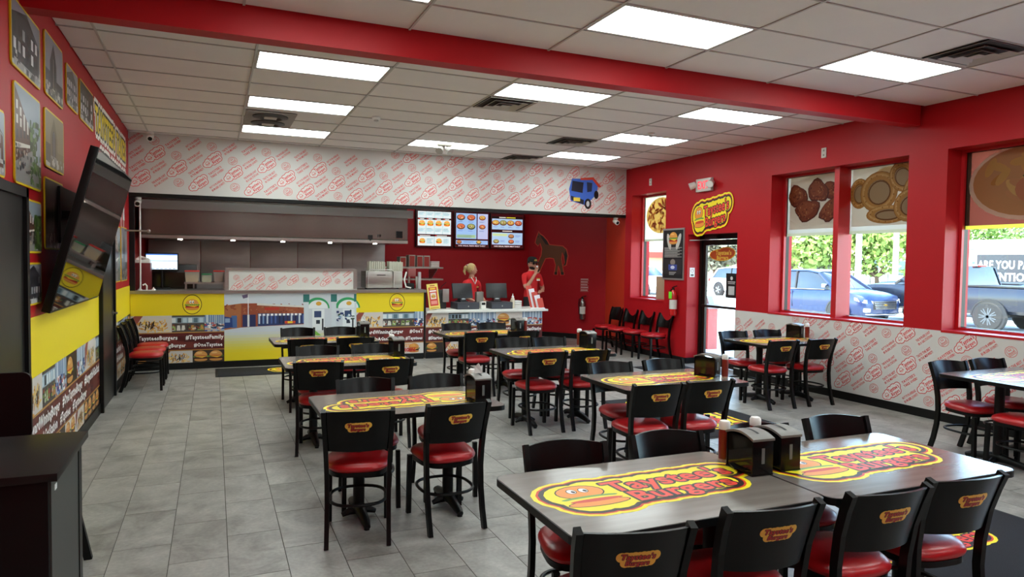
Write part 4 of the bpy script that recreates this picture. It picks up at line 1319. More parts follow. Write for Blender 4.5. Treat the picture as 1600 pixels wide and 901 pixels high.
# ---- menu boards
def menu_content(c, k, w, h):
    rr = random.Random(k + 40)
    bg = ['#cfe0e2', '#8fb0dd', '#a5c2e4'][k]
    c.rect(0, w, 0, h, '#3a1013'); c.up()
    def lines(x0, x1, y, n):
        for i in range(n):
            c.rect(x0, x0 + (x1 - x0) * (.6 + .4 * rr.random()), y - .016 * i, y - .016 * i + .006, '#5a7a84')
    def dish(x, y, s):
        c.up()
        if k == 0: burger(c, x, y, s, outline=False)
        else:
            c.ell(x, y, s * .62, s * .42, rr.choice(['#6a4a2c', '#3a4030', '#7a3a28']), 14); c.up(); c.ell(x, y + .01, s * .5, s * .3, rr.choice(['#c8a04c', '#b07a4a', '#c46a4a', '#9a9a5c']), 14)
            c.up()
            for q in range(6): c.ell(x + s * .35 * (rr.random() - .5), y + s * .25 * (rr.random() - .5), s * .1, s * .05, rr.choice(['#e2c070', '#8a4a30', '#d8d0b8', '#a83a2c']), 7, rot=rr.random() * 3)
    L = c.layer
    if k == 0:
        for r, (y0, y1) in enumerate(((.62, .76), (.27, .58), (.02, .22))):
            n = 4 if r < 2 else 2
            for i in range(n):
                x0 = w * (.03 + .94 * i / n) + .003; x1 = w * (.03 + .94 * (i + 1) / n) - .003
                c.rect(x0, x1, y0, y1, bg); c.up()
                if r == 0: lines(x0 + .01, x1 - .01, y1 - .03, 4)
                elif r == 1: lines(x0 + .01, x1 - .01, y0 + .12, 5); dish((x0 + x1) / 2, y1 - .08, .14)
                else: lines(x0 + .2, x1 - .02, y1 - .05, 7); dish(x0 + .10, (y0 + y1) / 2, .13)
            if r: 
                for i in range(n): c.ell(w * (.03 + .94 * i / n) + .03, y1 + .018, .012, .012, '#d8382c', 10); c.rect(w * (.03 + .94 * i / n) + .05, w * (.03 + .94 * (i + .75) / n), y1 + .012, y1 + .024, '#f0ece6')
    elif k == 1:
        c.rect(w * .03, w * .63, .19, .75, bg); c.rect(w * .66, w * .97, .19, .75, '#b0b8dc'); c.rect(w * .03, w * .97, .07, .155, bg); c.up()
        for x in (.17, .47, .8):
            for y in (.66, .46):
                dish(x * w, y, .16 if x < .7 else .13); lines(x * w - .07, x * w + .07, y - .09, 2)
        c.rect(w * .05, w * .60, .21, .28, '#9ab88c'); c.up(); lines(w * .07, w * .58, .265, 4)
        for x in (.12, .7): dish(x * w, .115, .10)
        c.text("100% HALAL FRESH MEAT DAILY", w / 2, .035, .026, '#d8ccd4', bold=.03, width=w * .8, res=1); lines(w * .25, w * .55, .13, 3)
    else:
        c.rect(w * .03, w * .97, .42, .66, bg); c.rect(w * .03, w * .97, .08, .35, bg); c.rect(w * .03, w * .97, .67, .71, '#17100f'); c.rect(w * .03, w * .97, .36, .41, '#2a0f10'); c.up()
        c.rect(w * .25, w * .45, .682, .70, '#e8e0d0'); c.rect(w * .47, w * .75, .682, .70, '#dcd23c'); c.rect(w * .35, w * .65, .378, .394, '#e8e0d0')
        for x in (.14, .37, .60, .84): dish(x * w, .57, .15); lines(x * w - .06, x * w + .06, .48, 2)
        c.rect(w * .05, w * .5, .27, .33, '#bcd09a'); 
        for x, y in ((.16, .15), (.62, .27), (.62, .15)): dish(x * w, y, .12); lines(x * w + .1, x * w + .24, y + .02, 3)
        c.text("100% HALAL FRESH MEAT DAILY", w / 2, .04, .026, '#f0e4e4', bold=.03, width=w * .8, res=1)
for k, x in enumerate((4.41, 5.28, 6.13)):
    o = empty('menu_board', (x, YB - .07, 1.99), label=['lit menu screen with six burgers on white cards', 'lit blue menu screen between the two other menu screens', 'lit menu screen with side dishes, closest to the horse decal'][k].replace('closest to', 'next to'), cat='menu screen', group='lit menu screens')
    MB().cbox(-.42, .42, 0, .05, 0, .80, .006).build('casing', M_black, o)
    c = Canvas(.0002); menu_content(c, k, .80, .77)
    c.build('display', print_mat('menu_glow', .12, emit=.75), o, frame_of((-.40, -.001, .015), (1, 0, 0), (0, 0, 1)))
    MB().box(-.1, .1, .05, .07, .3, .5).build('wall_bracket', M_black, o, smooth=False)

# ---- brown horse decal on the angled wall (flat vinyl)
c = Canvas(.0006)
H_ = [(-.40, .42), (-.43, .30), (-.35, .22), (-.28, .30), (-.22, .14), (-.24, -.05), (-.36, -.28), (-.30, -.34), (-.38, -.50), (-.30, -.50), (-.22, -.32), (-.12, -.12), (.02, -.10), (.14, -.12), (.20, -.30), (.16, -.56), (.24, -.56), (.27, -.30), (.32, -.40), (.36, -.56), (.44, -.56), (.40, -.36), (.36, -.14), (.38, .05), (.44, -.05), (.47, -.26), (.40, -.34), (.50, -.30), (.55, -.05), (.50, .12), (.40, .20), (.20, .22), (.0, .24), (-.08, .36), (-.20, .48), (-.30, .54), (-.33, .60), (-.36, .52)]
H_ = [(a * .84, b * .84) for a, b in H_]
def tri_poly(c, pts, col, grow=0):
    bm = bmesh.new()
    if grow:
        cx = sum(p[0] for p in pts) / len(pts); cy = sum(p[1] for p in pts) / len(pts)
        out = []
        n = len(pts)
        for i in range(n):
            a, b_ = Vector(pts[i - 1]), Vector(pts[(i + 1) % n]); t = (b_ - a).normalized(); out.append((pts[i][0] - t.y * -grow * -1, pts[i][1] + t.x * grow))
        pts = out
    vs = [bm.verts.new((p[0], p[1], 0)) for p in pts]
    f = bm.faces.new(vs); f.normal_update(); bmesh.ops.triangulate(bm, faces=[f]); bm.verts.index_update()
    c.raw([(v.co.x, v.co.y) for v in bm.verts], [[v.index for v in g.verts] for g in bm.faces], col); bm.free()
area = sum(H_[i - 1][0] * H_[i][1] - H_[i][0] * H_[i - 1][1] for i in range(len(H_)))
tri_poly(c, H_, '#d0432e', .022 if area < 0 else -.022); c.up(); tri_poly(c, H_, '#6a3c22'); c.up()
c.poly([(-.25, .44), (-.17, .40), (-.07, .30), (-.02, .20), (-.10, .22), (-.20, .35)], '#2b1a12'); c.poly([(.37, -.02), (.39, -.20), (.35, -.27), (.42, -.23), (.45, -.04), (.41, .08)], '#2b1a12')
for a in ((-.32, -.42), (.135, -.47), (.30, -.47)): c.rect(a[0], a[0] + .07, a[1], a[1] + .06, '#1d120c')
c.up(); c.ell(-.29, .39, .014, .014, '#120a06', 8)
hd = (Vector((C3[0], C3[1], 0)) - Vector((C2[0], C2[1], 0))).normalized()
ctr = Vector((7.09, 14.05, 1.98)) ; nrm = hd.cross(Vector((0, 0, 1))) 
ctr = Vector((C3[0], C3[1], 1.89)) - hd * .54
c.build('horse_decal', PRINT, None, frame_of(ctr + (-hd).cross(Vector((0, 0, 1))) * .003, -hd, (0, 0, 1)), label='flat brown horse decal on the red wall beside the menu screens', cat='decal')
# ================================================================== dining furniture
M_chair = mat('black_powder_coat', '#070606', .36, spec=.24)
M_ply = mat('black_stained_ply', '#070606', .26, spec=.24, noise=.15, nscale=5, stretch=(2, 2, 30))
M_seat = mat('red_vinyl_upholstery', '#b4151b', .34, bump=.06, bscale=220, coat=.15)

def make_chair():
    root = empty('dining_chair')
    # cushion: rounded trapezoid with a crown
    n = 32
    def outline(s, back=.178, front=.205, d=.198):
        pts = []
        for i in range(n):
            t = 2 * PI * i / n
            c_, q = math.cos(t), math.sin(t)
            e = 2 / 3.2
            x = math.copysign(abs(c_) ** e, c_); y = math.copysign(abs(q) ** e, q)
            hw = back + (front - back) * (y + 1) / 2
            pts.append((x * hw * s, y * d * s))
        return pts
    rings = [(.93, .432), (1.0, .444), (1.02, .458), (.99, .474), (.90, .488), (.70, .497), (.35, .502)]
    vs = []; fs = []
    for s, z in rings: vs += [(x, y, z) for x, y in outline(s)]
    for r in range(len(rings) - 1):
        for j in range(n): fs.append((r * n + j, r * n + (j + 1) % n, (r + 1) * n + (j + 1) % n, (r + 1) * n + j))
    fs += [tuple(range(n - 1, -1, -1)), tuple(range((len(rings) - 1) * n, len(rings) * n))]
    MB().add(vs, fs).build('seat', M_seat, root)
    b = MB(); vs = []
    for s, z in ((.96, .405), (.96, .433)): vs += [(x, y, z) for x, y in outline(s)]
    fs = [(j, (j + 1) % n, n + (j + 1) % n, n + j) for j in range(n)] + [tuple(range(n - 1, -1, -1)), tuple(range(n, 2 * n))]
    b.add(vs, fs).build('seat_frame', M_chair, root)
    for sx in (-1, 1):
        MB().tube([(sx * .178, .175, .41), (sx * .182, .185, 0)], (.030, .030)).build('leg', M_chair, root, smooth=False)
        P = [(sx * .180, -.275, 0), (sx * .180, -.235, .12), (sx * .180, -.205, .26), (sx * .182, -.192, .40), (sx * .186, -.196, .52), (sx * .192, -.216, .66), (sx * .198, -.248, .77), (sx * .200, -.276, .845)]
        MB().tube(P, (.026, .040)).build('leg', M_chair, root, smooth=False)
    ring = []
    for i in range(28):
        t = 2 * PI * i / 28
        e = 2 / 2.6
        c_, q = math.cos(t), math.sin(t)
        ring.append((math.copysign(abs(c_) ** e, c_) * .172, math.copysign(abs(q) ** e, q) * .19 - .02, .235))
    MB().tube(ring, .0105, 8, closed=True).build('stretcher', M_chair, root)
    # curved back panel
    NX, NZ, T = 14, 6, .014
    W = .192
    def bp(u, v, off):
        x = W * u
        z0, z1 = .585, .838 + .012 * (1 - u * u)
        z = z0 + (z1 - z0) * v
        y = -.205 - .075 * ((z - .585) / .25) ** 1.2 - .052 * (1 - u * u) + .012
        return (x, y - off, z)
    vs = []; fs = []
    for off in (0, T):
        for i in range(NX + 1):
            for j in range(NZ + 1): vs.append(bp(-1 + 2 * i / NX, j / NZ, off))
    m = (NX + 1) * (NZ + 1)
    def id_(k, i, j): return k * m + i * (NZ + 1) + j
    for i in range(NX):
        for j in range(NZ):
            fs.append((id_(0, i, j), id_(0, i, j + 1), id_(0, i + 1, j + 1), id_(0, i + 1, j)))
            fs.append((id_(1, i, j), id_(1, i + 1, j), id_(1, i + 1, j + 1), id_(1, i, j + 1)))
        fs.append((id_(0, i, 0), id_(0, i + 1, 0), id_(1, i + 1, 0), id_(1, i, 0))); fs.append((id_(0, i, NZ), id_(1, i, NZ), id_(1, i + 1, NZ), id_(0, i + 1, NZ)))
    for j in range(NZ):
        fs.append((id_(0, 0, j), id_(1, 0, j), id_(1, 0, j + 1), id_(0, 0, j + 1))); fs.append((id_(0, NX, j), id_(0, NX, j + 1), id_(1, NX, j + 1), id_(1, NX, j)))
    back = MB().add(vs, fs).build('backrest', M_ply, root)
    c = Canvas(.0004)
    brand_logo(c, .150, small=True)
    # wrap the flat print onto the curved outer face
    out = []
    for arr in c.v:
        for x, y, l in arr:
            v_ = min(.98, max(.02, .60 + y / .25))
            p = bp(x / W, v_, T + .0008 + l)
            out.append(p)
    c.v = [np.array(out)]
    c.build('logo_print', PRINT, back)
    return root

chair0 = make_chair()
CHAIR_USED = []
def place_chair(x, y, rz, label, group):
    if not CHAIR_USED:
        o = chair0
    else:
        o = copy_tree(chair0)
    CHAIR_USED.append(o)
    o.location = (x, y, 0); o.rotation_euler = (0, 0, rz); o.scale = (1, 1, .97)
    return props(o, label, 'chair', group)

M_top = mat('grey_brown_laminate', '#766d66', .19, spec=.6, noise=.14, nscale=3.0, stretch=(1, 9, 1), coat=.2)
M_edge = mat('black_table_edge', '#0c0b0b', .4, spec=.3)
M_cast = mat('cast_iron_black', '#0c0c0c', .45, spec=.3, bump=.05, bscale=90)
TAB = (1.18, .765)
def rounded_rect(hx, hy, r, n=5):
    P = []
    for cx, cy, a in ((hx - r, hy - r, 0), (-hx + r, hy - r, 90), (-hx + r, -hy + r, 180), (hx - r, -hy + r, 270)):
        for i in range(n + 1):
            t = math.radians(a + 90 * i / n); P.append((cx + r * math.cos(t), cy + r * math.sin(t)))
    return P
LOGO_ME = []
def make_table():
    root = empty('dining_table')
    hx, hy = TAB[0] / 2, TAB[1] / 2
    top = MB().prism(rounded_rect(hx, hy, .055), .718, .7485).build('tabletop', M_edge, root, smooth=False)
    MB().prism(rounded_rect(hx - .004, hy - .004, .052), .7485, .750).build('laminate', M_top, top, smooth=False)
    c = Canvas(1.2e-5)
    brand_logo(c, .80)
    # stretch to the table proportions
    c.v = [np.c_[a[:, 0] * 1.30, a[:, 1] * 1.2, a[:, 2]] for a in c.v]
    c.build('logo_print', PRINT, top, Matrix.Translation((0, 0, .7504)))
    for sx in (-1, 1):
        x = sx * .31
        MB().lathe([(.038, .06), (.038, .70), (.09, .705), (.09, .718)], (x, 0, 0), 16).build('column', M_cast, root)
        b = MB()
        b.tube([(x, -.27, .022), (x, -.22, .036), (x, -.08, .055), (x, 0, .062), (x, .08, .055), (x, .22, .036), (x, .27, .022)], [.020, .028, .034, .045, .034, .028, .020], 10)
        b.tube([(x - .11, 0, .022), (x - .06, 0, .042), (x + .06, 0, .042), (x + .11, 0, .022)], [.016, .026, .026, .016], 8)
        b.build('base_foot', M_cast, root)
        g = MB()
        for y in (-.255, .255): g.cyl((x, y, 0), (x, y, .016), .018, n=10)
        g.build('glide', M_black, root)
    return root
table0 = make_table()

# name, centre, turn, logo turned, label, napkin dispenser spots ...
TABLES = [
 ('t1', 1.725, 2.425, .0, 0, 'front dining table with upright logo, joined to another table at its dispensers', 'the front table with upright logo'),
 ('t2', 2.91, 2.395, -.01, 0, 'dining table reflecting blue window light, joined to the front logo table', 'the blue-lit joined front table'),
 ('t3', 1.19, 4.55, .01, PI, 'third dining table from the counter in the TV-side row', 'third table from counter, TV-side row'),
 ('t4', 1.16, 6.60, .0, PI, 'second dining table from the counter in the TV-side row', 'second table from counter, TV-side row'),
 ('t5', 1.20, 8.40, .02, PI, 'dining table next to the counter in the TV-side row', 'table next to counter, TV-side row'),
 ('t6', 3.33, 6.59, .0, PI, 'second dining table from the counter in the middle row', 'second table from counter, middle row'),
 ('t7', 3.30, 8.58, .02, PI, 'dining table next to the counter in the middle row', 'table next to counter, middle row'),
 ('t8', 3.42, 4.72, .0, 0, 'third dining table from the counter in the middle row', 'third table from counter, middle row'),
 ('t9', 6.58, 6.66, -.0, 0, 'dining table under the double window beside the exit door', 'table beside the exit door'),
 ('t10', 6.56, 3.77, .0, 0, 'dining table under the window showing the black pickup', 'table under the pickup window'),
]
TPOS = {}
for k, (key, x, y, rz, turn, lab, short) in enumerate(TABLES):
    o = table0 if k == 0 else copy_tree(table0)
    o.location = (x, y, 0); o.rotation_euler = (0, 0, rz + turn)
    props(o, lab, 'table', 'logo dining tables')
    TPOS[key] = (x, y, rz, short)
# chairs: two along each long side, camera side (logo backs showing) and counter side
CH = {  # offsets of the four seats: (x, y, turn in degrees) from the table centre, near pair then far pair
 't1': ((-.37, -.24, -13), (.20, -.24, -7), (-.20, .26, -10), (.41, .25, -5)),
 't2': ((-.43, -.24, -4), (.05, -.24, -6), (.37, .25, -10), (-.20, .25, -4)),
 't3': ((-.36, -.24, -11), (.20, -.24, 2), (-.19, .26, -6), (.37, .27, -3)),
 't4': ((-.28, -.25, -11), (.31, -.25, -4), (-.22, .29, -5), (.33, .28, -5)),
 't5': ((-.22, -.25, -6), (.30, -.25, -4), (-.24, .46, -5), (.29, .42, -5)),
 't6': ((-.30, -.25, -1), (.20, -.25, -4), (-.18, .42, -4), (.25, .36, -4)),
 't7': ((-.22, -.29, -4), (.36, -.28, -3), (-.18, .37, -4), (.34, .34, -4)),
 't8': ((-.39, -.26, -6), (.06, -.27, -3), (-.22, .25, -5), (.35, .25, -4)),
 't9': ((-.41, -.25, -4), (.20, -.25, -3), (-.30, .27, -6), (.30, .28, -5)),
 't10': ((-.40, -.26, -6), (.20, -.25, -5), (-.26, .26, -8), (.30, .25, -6)),
}
for key, offs in CH.items():
    x, y, rz, short = TPOS[key]
    for i, (dx, dy, tn) in enumerate(offs):
        near = i < 2
        end = 'TV-wall end' if dx == min(offs[0][0], offs[1][0]) or dx == min(offs[2][0], offs[3][0]) else 'window end'
        lab = 'red-seated chair, %s, %s of %s' % ('entrance side' if near else 'counter side', end, short)
        place_chair(x + dx, y + dy, (0 if near else PI) + math.radians(tn), lab, 'dining chairs at the logo tables')
# waiting chairs
for k, (y, l) in enumerate(((10.14, 'waiting chair by the street wall, first from the exit door'), (10.71, 'waiting chair by the street wall, second from the exit door'), (11.25, 'waiting chair by the street wall, third from the exit door'), (11.78, 'waiting chair by the street wall, fourth from the exit door, against orange panel'))):
    o = place_chair(7.12 if k < 3 else 7.14, y, PI / 2, l, 'waiting chairs by the street wall')
for k, (y, l) in enumerate(((9.98, 'waiting chair by the TV wall, first from the black door'), (10.48, 'waiting chair by the TV wall, second from the black door'), (10.98, 'waiting chair by the TV wall, third from the black door, next to counter'))):
    place_chair(-.80, y, -PI / 2, l, 'waiting chairs by the TV wall')

# ---- napkin dispensers and sauce bottles
M_disp = mat('dispenser_black', '#0c0b0b', .25, spec=.3)
M_dtop = mat('dispenser_grey_top', '#77746f', .38)
M_mirror = mat('dispenser_mirror_side', '#3a3733', .08, metal=.85)
def make_dispenser():
    r = empty('napkin_dispenser')
    MB().box(-.052, .052, -.088, .088, .006, .165).build('body', M_mirror, r, smooth=False)
    for s in (-1, 1):
        f = MB().cbox(-.056, .056, s * .090 - .004, s * .090 + .004, .004, .168, .002).build('face_plate', M_disp, r)
        MB().box(-.008, .008, s * .0945 - .001, s * .0945 + .001, .055, .125).build('window_slot', mat('slot_paper', '#6d706e', .5), f, smooth=False)
    # arched lid
    b = MB(); n = 10
    for z0 in (.165,):
        vs = []
        for i in range(n + 1):
            t = -1 + 2 * i / n
            zz = .190 - .022 * t * t
            for x in (-.060, .060): vs += [(x, t * .098, zz), (x, t * .098, zz - .010)]
        fs = []
        for i in range(n):
            a = i * 4; b_ = a + 4
            fs += [(a, a + 2, b_ + 2, b_), (a + 1, b_ + 1, b_ + 3, a + 3), (a, b_, b_ + 1, a + 1), (a + 2, a + 3, b_ + 3, b_ + 2)]
        fs += [(0, 1, 3, 2), (4 * n, 4 * n + 2, 4 * n + 3, 4 * n + 1)]
        b.add(vs, fs)
    lid = b.build('lid', M_dtop, r)
    s_ = MB(); 
    vs = []
    for i in range(9):
        t = -.6 + 1.2 * i / 8
        zz = .1912 - .022 * t * t
        vs += [(-.007, t * .098, zz), (.007, t * .098, zz)]
    s_.add(vs, [(2 * i, 2 * i + 1, 2 * i + 3, 2 * i + 2) for i in range(8)])
    s_.build('slot', M_black, lid, smooth=False)
    MB().cbox(-.058, .058, -.095, .095, 0, .008, .002).build('base', M_disp, r)
    MB().tube([(-.052, -.05, .02), (-.066, 0, .012), (-.052, .05, .02)], (.004, .03)).build('front_lip', M_disp, r, smooth=False)
    return r
disp0 = make_dispenser()
M_ketchup = mat('ketchup_bottle', '#7a2418', .3)
def make_bottle():
    r = empty('ketchup_bottle')
    MB().lathe([(.024, 0), (.027, .008), (.027, .14), (.024, .158)], n=18).build('bottle_body', M_ketchup, r)
    MB().lathe([(.027, .155), (.0275, .162), (.0275, .185), (.022, .195), (.010, .198)], n=18).build('cap', M_white, r)
    MB().lathe([(.0272, 0), (.0276, .012)], n=18).build('base_ring', mat('bottle_base_pale', '#b59a86', .4), r)
    return r
bot0 = make_bottle()
DISP = [(2.275, 2.465, -.06, 'black napkin dispenser at the end of the front upright-logo table'),
        (2.45, 2.475, -.06, 'black napkin dispenser on the blue-lit joined table'),
        (1.645, 4.36, .03, 'napkin dispenser with a white napkin sticking up, third TV-side table'),
        (1.67, 6.74, .05, 'napkin dispenser on the second table of the TV-side row'),
        (1.70, 8.56, .05, 'napkin dispenser on the table next to the counter mural'),
        (3.85, 6.74, .0, 'napkin dispenser on the second table of the middle row'),
        (3.79, 8.56, .05, 'napkin dispenser on the table before the register counter'),
        (3.87, 4.72, .45, 'napkin dispenser on the third table of the middle row'),
        (7.05, 6.86, .3, 'napkin dispenser on the table beside the exit door')]
for k, (x, y, rz, l) in enumerate(DISP):
    o = disp0 if k == 0 else copy_tree(disp0)
    o.location = (x, y, .7508); o.rotation_euler = (0, 0, rz)
    props(o, l, 'napkin dispenser', 'napkin dispensers on the tables')
    if k in (2, 4):
        b = MB().add([(-.03, 0, .185), (.035, .01, .185), (.03, .005, .225), (.0, -.005, .262), (-.02, .004, .24), (-.03, .02, .185), (.03, .035, .185), (.005, .02, .25)], [(0, 1, 2, 3, 4), (5, 6, 7), (0, 5, 7, 3), (1, 6, 7, 2)])
        b.build('napkin', M_white, o, smooth=False)
BOT = [(2.27, 2.63, 'ketchup bottle behind the front table dispenser'), (2.47, 2.64, 'ketchup bottle behind the blue-lit table dispenser'),
       (1.66, 4.52, 'ketchup bottle behind the dispenser with the raised napkin'), (1.66, 6.90, 'ketchup bottle on the second TV-side table'),
       (3.83, 6.90, 'ketchup bottle on the second middle table'), (3.88, 8.50, 'ketchup bottle on the table before the register counter'),
       (3.945, 4.585, 'ketchup bottle on the third middle table'), (7.12, 6.72, 'ketchup bottle on the table beside the exit door')]
for k, (x, y, l) in enumerate(BOT):
    o = bot0 if k == 0 else copy_tree(bot0)
    o.location = (x, y, .7508)
    props(o, l, 'ketchup bottle', 'ketchup bottles on the tables')

# ---- floor mats
M_mat = mat('charcoal_mat', '#1d1d22', .95, bump=.5, bscale=300, noise=.2, nscale=90)
M_matedge = mat('mat_rubber', '#141416', .7)
def floor_mat(x0, x1, y0, y1, label, logo=None, rz=0):
    o = empty('floor_mat', ((x0 + x1) / 2, (y0 + y1) / 2, 0), rz, label=label, cat='floor mat', group='charcoal logo mats')
    hx, hy = (x1 - x0) / 2, (y1 - y0) / 2
    MB().cbox(-hx, hx, -hy, hy, .0005, .006, .002).build('rubber_border', M_matedge, o)
    MB().cbox(-hx + .03, hx - .03, -hy + .03, hy - .03, .006, .010, .001).build('pile', M_mat, o)
    if logo:
        w, lx, ly, la = logo
        c = Canvas(.0002); brand_logo(c, w)
        c.build('logo_print', PAPER, o, Matrix.Translation((lx, ly, .0105)) @ Matrix.Rotation(la, 4, 'Z'))
floor_mat(.02, 1.95, 10.62, 11.42, 'charcoal mat with yellow logo lying before the storefront mural', (1.1, .35, 0, 0))
floor_mat(4.35, 5.55, 5.35, 7.3, 'charcoal mat with large red logo beside the third middle table', (1.7, -.05, 0, -PI / 2))
floor_mat(6.3, 7.2, 8.45, 9.55, 'plain charcoal mat in front of the glass exit door')
floor_mat(3.6, 5.05, 2.25, 3.35, 'charcoal mat with yellow logo under the blue-lit joined table', (1.1, -.25, .05, 0))
# ================================================================== things on the walls
# ---- big TV tilted from the wall
TV = empty('wall_tv', (XL + .06, 6.80, 1.30), label='large black television tilted forward on the red wall', cat='television')
tv_m = Matrix.Rotation(.255, 4, 'Y')          # top leans into the room
b = MB().cbox(-.028, .028, -1.09, 1.09, 0, 1.22, .006); b.xf(tv_m); b.build('casing', mat('tv_casing', '#0a0a0a', .4, spec=.3), TV)
b = MB().box(.0285, .030, -1.075, 1.075, .018, 1.205); b.xf(tv_m); b.build('screen', mat('tv_screen', '#060607', .03, spec=.75), TV, smooth=False)
b = MB().box(-.05, .16, -.3, -.25, .70, .76).box(-.05, .16, .25, .3, .70, .76).box(-.05, -.03, -.35, .35, .5, .95); b.build('wall_bracket', M_black, TV, smooth=False)

# ---- framed photographs with yellow rims
def scene_print(c, kind, w, h, seed):
    rr = random.Random(seed)
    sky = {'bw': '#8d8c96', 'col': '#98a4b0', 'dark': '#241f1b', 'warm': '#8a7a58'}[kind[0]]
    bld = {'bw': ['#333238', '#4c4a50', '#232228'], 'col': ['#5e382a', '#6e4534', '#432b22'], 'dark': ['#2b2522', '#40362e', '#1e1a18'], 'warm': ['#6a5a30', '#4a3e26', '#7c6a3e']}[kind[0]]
    c.rect(0, w, 0, h, sky); c.up()
    c.clip = (0, w, 0, h)
    if kind[1] == 'street':
        c.poly([(0, 0), (0, h * .98), (w * .55, h * .62), (w * .62, h * .42), (w * .3, 0)], bld[0])
        c.up()
        for i in range(4):
            for j in range(3):
                x = w * (.05 + .13 * i); y = h * (.45 + .15 * j - .035 * i * (j - .5)); c.rect(x, x + .06 * w, y, y + .09 * h, '#d9d5cc' if j else '#2c2a2c')
        c.poly([(0, h * .34), (w * .6, h * .42), (w * .6, h * .45), (0, h * .40)], '#d8d2c6')
        c.poly([(0, 0), (w, 0), (w, h * .10), (w * .65, h * .40), (w * .5, h * .36), (0, h * .2)], '#8c8a88'); c.up()
        if kind[0] == 'col':
            photo_noise(c, w * .55, w, h * .02, h * .75, ['#3c5a28', '#4f7030', '#2c431e', '#6a8a44'], 60, rr, .04, .10)
        photo_noise(c, 0, w * .6, h * .12, h * .40, ['#c9b8a0', '#4a4648', '#8c8078', '#2c2a2e'], 40, rr, .02, .05)
    elif kind[1] == 'church':
        c.rect(0, w * .3, 0, h * .42, bld[1]); c.poly([(w * .25, 0), (w * .25, h * .6), (w * .45, h * .95), (w * .62, h * .6), (w * .62, 0)], bld[0]); c.rect(w * .62, w, 0, h * .35, bld[2]); c.up()
        c.ell(w * .44, h * .5, w * .09, h * .2, '#1c1a1c', 16); c.rect(w * .36, w * .52, h * .08, h * .5, '#26221f'); c.up(); c.line(w * .44, h * .08, w * .44, h * .68, .012, '#a8a4a0')
        photo_noise(c, 0, w, 0, h * .22, ['#8e8a84', '#5c5c50', '#c7c4bc'], 26, rr, .04, .1)
    else:
        c.poly([(0, h * .1), (0, h * .78), (w * .5, h * .9), (w * .95, h * .62), (w * .95, h * .1)], bld[0]); c.poly([(0, h * .78), (w * .5, h * .98), (w, h * .62), (w * .5, h * .88)], bld[2]); c.up()
        for j in range(2):
            for i in range(6): c.rect(w * (.05 + .15 * i), w * (.13 + .15 * i), h * (.25 + .25 * j), h * (.42 + .25 * j), rr.choice(['#d6d3d6', '#1c1b1f', '#9a989e']))
        c.rect(0, w, 0, h * .12, '#a4a2a4'); c.up(); photo_noise(c, 0, w, 0, h * .25, [bld[1], '#c5c2c2', '#2a282a'], 24, rr, .03, .08)
    c.clip = None
M_rim = mat('yellow_frame_rim', '#e5c416', .4)
PH = [(5.13, 5.905, 2.87, 3.30, ('bw', 'house'), 'yellow-rimmed black and white photo of a half-timbered building'),
      (6.05, 6.71, 2.89, 3.36, ('bw', 'church'), 'yellow-rimmed photo of an arched church front'),
      (6.86, 7.40, 2.975, 3.325, ('bw', 'house'), 'small yellow-rimmed grey photo of a low building, upper row'),
      (7.50, 8.28, 2.97, 3.345, ('dark', 'house'), 'dark brown yellow-rimmed photo beside the slogan lettering'),
      (5.175, 5.885, 2.15, 2.785, ('col', 'street'), 'yellow-rimmed colour photo of brick houses and a green tree'),
      (6.03, 6.715, 2.355, 2.79, ('warm', 'church'), 'yellow-rimmed photo of a golden gothic tower'),
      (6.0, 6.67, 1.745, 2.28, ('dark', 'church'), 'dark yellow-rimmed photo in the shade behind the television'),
      (5.385, 5.88, 1.715, 2.075, ('col', 'street'), 'yellow-rimmed photo of a street with people beside the black door'),
      (5.385, 5.86, 1.36, 1.65, ('bw', 'house'), 'lowest yellow-rimmed photo, of a factory block, above the yellow band'),
      (4.30, 4.96, 2.15, 2.54, ('col', 'house'), 'yellow-rimmed photo above the black door frame'),
      (9.93, 10.42, 1.37, 2.085, ('col', 'street'), 'tall yellow-rimmed green photo next to the second black door'),
      (10.52, 11.19, 1.365, 2.10, ('bw', 'church'), 'yellow-rimmed blue-grey photo next to the kitchen corner')]
M_photo = print_mat('photo_print', .3)
for k, (y0, y1, z0, z1, kind, lab) in enumerate(PH):
    w, h = y1 - y0, z1 - z0
    o = empty('framed_photo', (XL, (y0 + y1) / 2, z0), label=lab, cat='picture', group='yellow-rimmed photos on the red wall')
    b = MB().prism([(p[0], p[1] + h / 2) for p in rounded_rect(w / 2, h / 2, .04)], .002, .012, 'x'); b.build('rim', M_rim, o, smooth=False)
    c = Canvas(.0002); scene_print(c, kind, w - .026, h - .026, k * 7 + 1)
    c.build('photo', M_photo, o, frame_of((.0125, -w / 2 + .013, .013), (0, 1, 0), (0, 0, 1)))

# ---- black waste station and high chair by the entrance
ST = empty('waste_station', (-.83, 3.31, 0), label='black cabinet with dark top and round opening beside the TV wall', cat='cabinet')
MB().box(-.29, .265, -.32, .32, 0, .87).build('carcass', mat('station_black', '#0b0a0a', .5, spec=.25), ST, smooth=False)
MB().cbox(-.30, .30, -.345, .34, .87, .90, .003).build('top_board', mat('station_top', '#171312', .4, spec=.3, noise=.1, nscale=4), ST)
MB().box(.265, .272, -.30, .25, .02, .86).build('side_panel', mat('station_side_grey', '#3a3935', .5, bump=.1, bscale=250), ST, smooth=False)
MB().box(.262, .276, .25, .318, .0, .87).build('corner_strip', M_black, ST, smooth=False)
MB().box(.2725, .2755, -.25, -.215, .81, .83).build('white_tag', M_white, ST, smooth=False)
MB().tube([(.01 - .15 + .10 * math.cos(t), -.16 + .10 * math.sin(t), .903) for t in [2 * PI * i / 24 for i in range(24)]], .006, 6, closed=True).build('opening_ring', mat('ring_white', '#cfcbc8', .4), ST)
